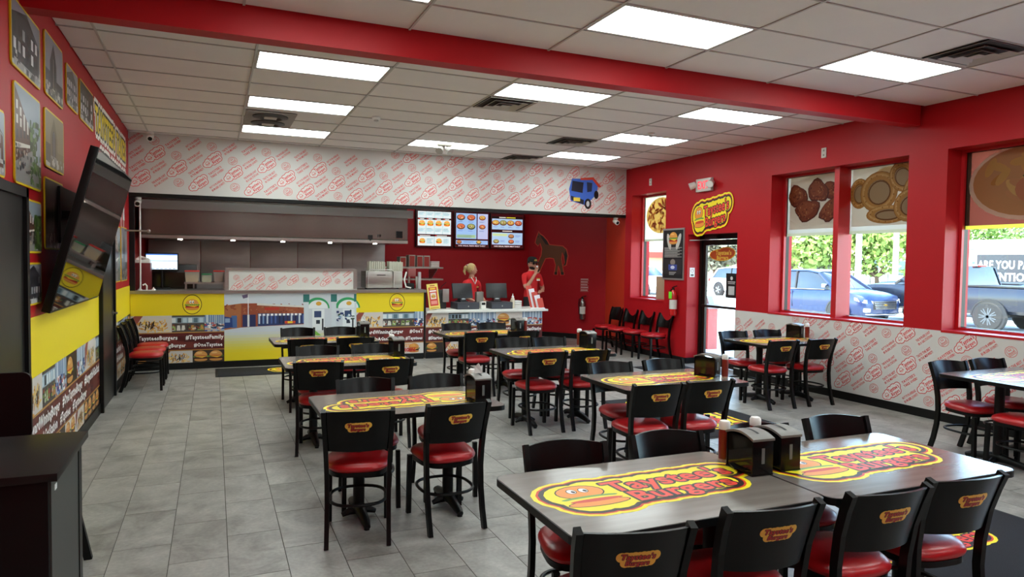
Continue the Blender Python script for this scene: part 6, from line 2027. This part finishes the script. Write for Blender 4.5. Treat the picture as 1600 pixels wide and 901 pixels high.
vehicle('parked_suv', (19.1, 17.35, GZ), -PI / 2, M_blue, 'suv', 'dark blue SUV parked outside the double window', '#cfd0d2')
vehicle('pickup_truck', (21.7, 14.7, GZ), PI / 2, M_blk, 'pickup', 'black pickup truck with red tail light outside the bowl-print window', '#5a5f66')
vehicle('pickup_truck', (26.2, 17.6, GZ), PI / 2, mat('deep_blue_truck_paint', '#1c3158', .25, metal=.25, coat=.3), 'pickup', 'dark blue pickup truck behind the parked SUV', '#5a5f66')
vehicle('parked_suv', (28.3, 31.2, GZ), -PI / 2, M_wht, 'suv', 'white SUV on the street seen through the glass door', '#b9babc')
vehicle('parked_suv', (24.2, 35.5, GZ), -PI / 2, M_wht, 'suv', 'white car seen through the narrow window', '#b9babc')

def tree(loc, h, cr, cz, label, col, seed, n=2600, leaf=.22):
    rr = np.random.default_rng(seed)
    o = empty('street_tree', loc, label=label, cat='tree', group='trees across the car park')
    b = MB().tube([(0, 0, 0), (.08, .02, cz * .4), (-.05, .05, cz)], [.17, .14, .10], 10)
    for k in range(6):
        a = k * 1.05
        b.tube([(0, 0, cz * .62), (math.cos(a) * cr * .35, math.sin(a) * cr * .35, cz), (math.cos(a) * cr * .6, math.sin(a) * cr * .6, cz + cr * .4)], [.07, .05, .02], 6)
    b.build('trunk', mat('tree_bark', '#5b4a3a', .9, noise=.2, nscale=10), o)
    # leaf clusters spread through lobes of the crown
    lobes = rr.normal(size=(14, 3)); lobes /= np.linalg.norm(lobes, axis=1, keepdims=True); lobes *= cr * .55 * rr.uniform(.6, 1, (14, 1)); lobes[:, 2] *= .8
    idx = rr.integers(0, 14, n)
    p = rr.normal(size=(n, 3)); p /= np.linalg.norm(p, axis=1, keepdims=True); p *= cr * .55 * rr.uniform(.55, 1, (n, 1)) ** .5
    c_ = lobes[idx] + p + [0, 0, cz + cr * .55]
    t1 = rr.normal(size=(n, 3)); t1 /= np.linalg.norm(t1, axis=1, keepdims=True); t2 = np.cross(t1, rr.normal(size=(n, 3))); t2 /= np.linalg.norm(t2, axis=1, keepdims=True)
    s = leaf * rr.uniform(.6, 1.2, (n, 1))
    v = np.stack([c_ - t1 * s, c_ + t2 * s * .6, c_ + t1 * s, c_ - t2 * s * .6], 1).reshape(-1, 3)
    me = bpy.data.meshes.new('crown'); me.from_pydata(v.tolist(), [], [(4 * i, 4 * i + 1, 4 * i + 2, 4 * i + 3) for i in range(n)]); me.materials.append(mat('leaf_' + col, col, .7, noise=.35, nscale=1.5)); me.update()
    q = bpy.data.objects.new('crown', me); COL.objects.link(q); q.parent = o; q['kind'] = 'stuff'
TREES = [((33.0, 31.2, GZ), 5, 2.5, 1.7, 'round light green tree above the parked SUV roof', '#7d9447', 1), ((38.6, 31.0, GZ), 5, 2.6, 1.8, 'round light green tree behind the window mullion and lamp post', '#7a9245', 2),
         ((68, 43.3, GZ), 6, 4.2, 2.6, 'green tree beyond the black pickup cab', '#6c8745', 3), ((66, 54, GZ), 9, 5, 3, 'large dark green tree behind the round trees', '#5c7440', 4), ((90, 52, GZ), 9, 5, 3, 'tall dark tree behind the lamp post', '#55703c', 5), ((60, 62, GZ), 9, 5, 3.0, 'far dark tree over the yellow canopy', '#5f7844', 6),
         ((31, 37.0, GZ), 6, 2.4, 2.1, 'tree with purple-green leaves seen through the glass door', '#7d7a66', 7), ((34.5, 41.5, GZ), 6, 2.6, 2.1, 'light green tree beside the purple-leaved one', '#8fa860', 8), ((88, 38, GZ), 8, 3, 1.6, 'low dark red tree on the skyline past the pickup', '#6a5648', 9)]
for a in TREES: tree(*a)

M_lot_white = mat('painted_white_wall', '#dfe6e4', .7)
# letter board and pale building beyond the pickup
SB = empty('letter_board_sign', (31.0, 18.0, GZ), label='black roadside board with white lettering beyond the pickup', cat='sign')
MB().box(0, .25, -3.2, 1.9, 1.2, 2.42).build('board', mat('board_black', '#24262b', .5), SB, smooth=False)
MB().box(.02, .23, -3.0, -2.8, 0, 1.2).box(.02, .23, 1.5, 1.7, 0, 1.2).build('posts', M_lot_white, SB, smooth=False)
c = Canvas(.002)
c.text('ARE YOU PAYING', -1.85, 1.98, .34, '#e6e8ea', bold=.02, align='l', width=2.95); c.text('ATTENTION?', -1.95, 1.46, .34, '#e6e8ea', bold=.02, align='l', width=2.5)
SBt = c
c.v = [np.c_[a[:, 0] , a[:, 1:]] for a in c.v]
c.build('lettering', PAPER, SB, frame_of((-.004, 0, 0), (0, -1, 0), (0, 0, 1)))
PB = empty('pale_building', (36.0, 19.0, GZ), label='white flat-roofed building behind the roadside board', cat='building')
MB().box(0, 8, -9, 4.2, 0, 3.0).build('walls', M_lot_white, PB, smooth=False)
MB().box(-.2, 8.2, -9.2, 4.4, 3.0, 3.25).build('roof_edge', mat('roof_edge_white', '#eef0f0', .6), PB, smooth=False)
MB().prism([(-9, 3.25), (1.2, 3.25), (-1.5, 4.2), (-7, 4.2)], 1, 7, 'x').build('pitched_roof', mat('tan_shingles', '#b6a48c', .9, noise=.1, nscale=6), PB, smooth=False)
c = Canvas(.003); [c.rect(-1.8 + .3 * q, -1.6 + .3 * q, 2.54, 2.70, '#6f9a78') for q in range(12)]; c.ell(2.1, 2.66, .18, .1, '#4a9a4c', 12, rot=.5)
c.build('fascia_lettering', PAPER, PB, frame_of((-.01, 1.2, 0), (0, -1, 0), (0, 0, 1)))
# mint building, fence and lamp posts behind the SUV
MG = empty('mint_building', (50, 33, GZ), label='pale mint low building behind the round trees', cat='building')
MB().box(0, 8, -6, 9, 0, 3.2).build('walls', mat('mint_wall', '#c3d8cf', .8), MG, smooth=False)
for k in range(5): MB().box(-.05, 0, -5 + 3 * k, -3.6 + 3 * k, 1.2, 2.3).build('window', mat('far_window', '#51636c', .2), MG, smooth=False)
MB().box(-.3, 8.3, -6.3, 9.3, 3.2, 3.5).build('roof', M_lot_white, MG, smooth=False)
YC = empty('yellow_canopy', (38, 37.6, GZ), label='yellow fuel canopy beyond the SUV', cat='canopy')
MB().cbox(0, 6, -1.2, 6, 2.75, 3.35, .1).build('canopy_deck', mat('canopy_yellow', '#e0b53a', .5), YC)
for y in (0, 5): MB().cyl((1, y, 0), (1, y, 2.8), .18).build('column', M_lot_white, YC)
MB().box(2, 5, .5, 4.5, 0, 2.5).build('shop_front', mat('far_dark_shop', '#4a4a4c', .6), YC, smooth=False)
for x, y, l, cc in ((25.8, 21.65, 'pale lamp post beside the window mullion', '#c9d3d6'), (31.7, 24.4, 'brown utility pole seen through the onion ring window', '#7a6a60')):
    o = empty('lamp_post', (x, y, GZ), label=l, cat='pole')
    MB().cyl((0, 0, 0), (0, 0, 8), .13 if cc == '#c9d3d6' else .16, .10, 12).build('shaft', mat('post_' + cc, cc, .6), o)
    MB().cbox(-.2, .2, -.2, .2, 0, .3, .02).build('base_block', M_conc, o)
    MB().box(-.05, .05, -.9, .9, 7.7, 7.85).build('cross_arm', mat('post_' + cc, cc, .6), o, smooth=False)
FN = empty('mesh_fence', (46, 36, GZ), label='low dark mesh fence across the car park', cat='fence')
for k in range(7): MB().cyl((0, -4.5 + 1.5 * k, 0), (0, -4.5 + 1.5 * k, 1.3), .03, n=8).build('post', M_carblack, FN)
for z in (.1, .7, 1.28): MB().cyl((0, -4.5, z), (0, 4.5, z), .02, n=6).build('rail', M_carblack, FN)
b = MB()
for k in range(45): b.box(-.005, .005, -4.5 + .2 * k, -4.49 + .2 * k, .1, 1.28)
b.build('wire_mesh', M_carblack, FN, smooth=False, kind='stuff')
# brick shop seen through the narrow window
def brick_mat(name, c1, c2, mo, sc):
    m = bpy.data.materials.new(name); m.use_nodes = True; nt = m.node_tree; b = nt.nodes['Principled BSDF']
    tc = nt.nodes.new('ShaderNodeTexCoord'); mp = nt.nodes.new('ShaderNodeMapping'); mp.inputs['Rotation'].default_value = (PI / 2, 0, PI / 2)
    br = nt.nodes.new('ShaderNodeTexBrick'); br.inputs['Color1'].default_value = lin(c1) + (1,); br.inputs['Color2'].default_value = lin(c2) + (1,); br.inputs['Mortar'].default_value = lin(mo) + (1,); br.inputs['Scale'].default_value = sc
    nt.links.new(tc.outputs['Object'], mp.inputs[0]); nt.links.new(mp.outputs[0], br.inputs['Vector']); nt.links.new(br.outputs[0], b.inputs['Base Color']); b.inputs['Roughness'].default_value = .85
    return m
BS = empty('brick_shop', (34, 46, GZ), label='pale brick shop with red band seen through the narrow window', cat='building')
MB().box(-7, 9, 0, 8, 0, 4.2).build('walls', brick_mat('pale_brick', '#c9a48c', '#d8b8a2', '#e8ddd2', 2.2), BS, smooth=False)
MB().box(-5, 3, -.3, 0, 2.3, 2.75).build('awning', mat('awning_red', '#c0483c', .7), BS, smooth=False)
MB().box(-5, 3, -.06, 0, .0, 2.3).build('shop_front', mat('peach_wall', '#e0a88a', .8), BS, smooth=False)
# brick pier with stone cap beside the entrance
PR = empty('brick_pier', (9.3, 11.33, GZ + .11), label='red brick pier with grey stone cap just outside the glass door', cat='pier')
MB().box(-.12, .12, -.12, .12, 0, .82).build('shaft', brick_mat('red_pier_brick', '#b4443c', '#c45a50', '#d9b0a6', 14), PR, smooth=False)
MB().cbox(-.15, .15, -.15, .15, .82, .92, .015).build('cap', mat('stone_cap', '#a3a09a', .8), PR)
MB().prism([(-.08, .92), (.08, .92), (0, 1.08)], -.07, .07, 'x').build('cap_block', mat('stone_cap', '#a3a09a', .8), PR, smooth=False)
o = MB().cbox(-.006, .006, -.25, .25, 0, .42, .001).build('cardboard_sheet', mat('cardboard', '#b59a7e', .85), None, loc=(XG - .10, 10.52, 1.046), label='tan cardboard sheet standing on the narrow window sill', cat='cardboard')
# lane markings on the lot
b = MB()
for k in range(9): b.box(16, 21, -2 + 3.0 * k * 1.6, -1.88 + 3.0 * k * 1.6, GZ + .001, GZ + .004)
b.build('road_markings', mat('lane_paint', '#d8d6cf', .8), smooth=False, kind='structure')
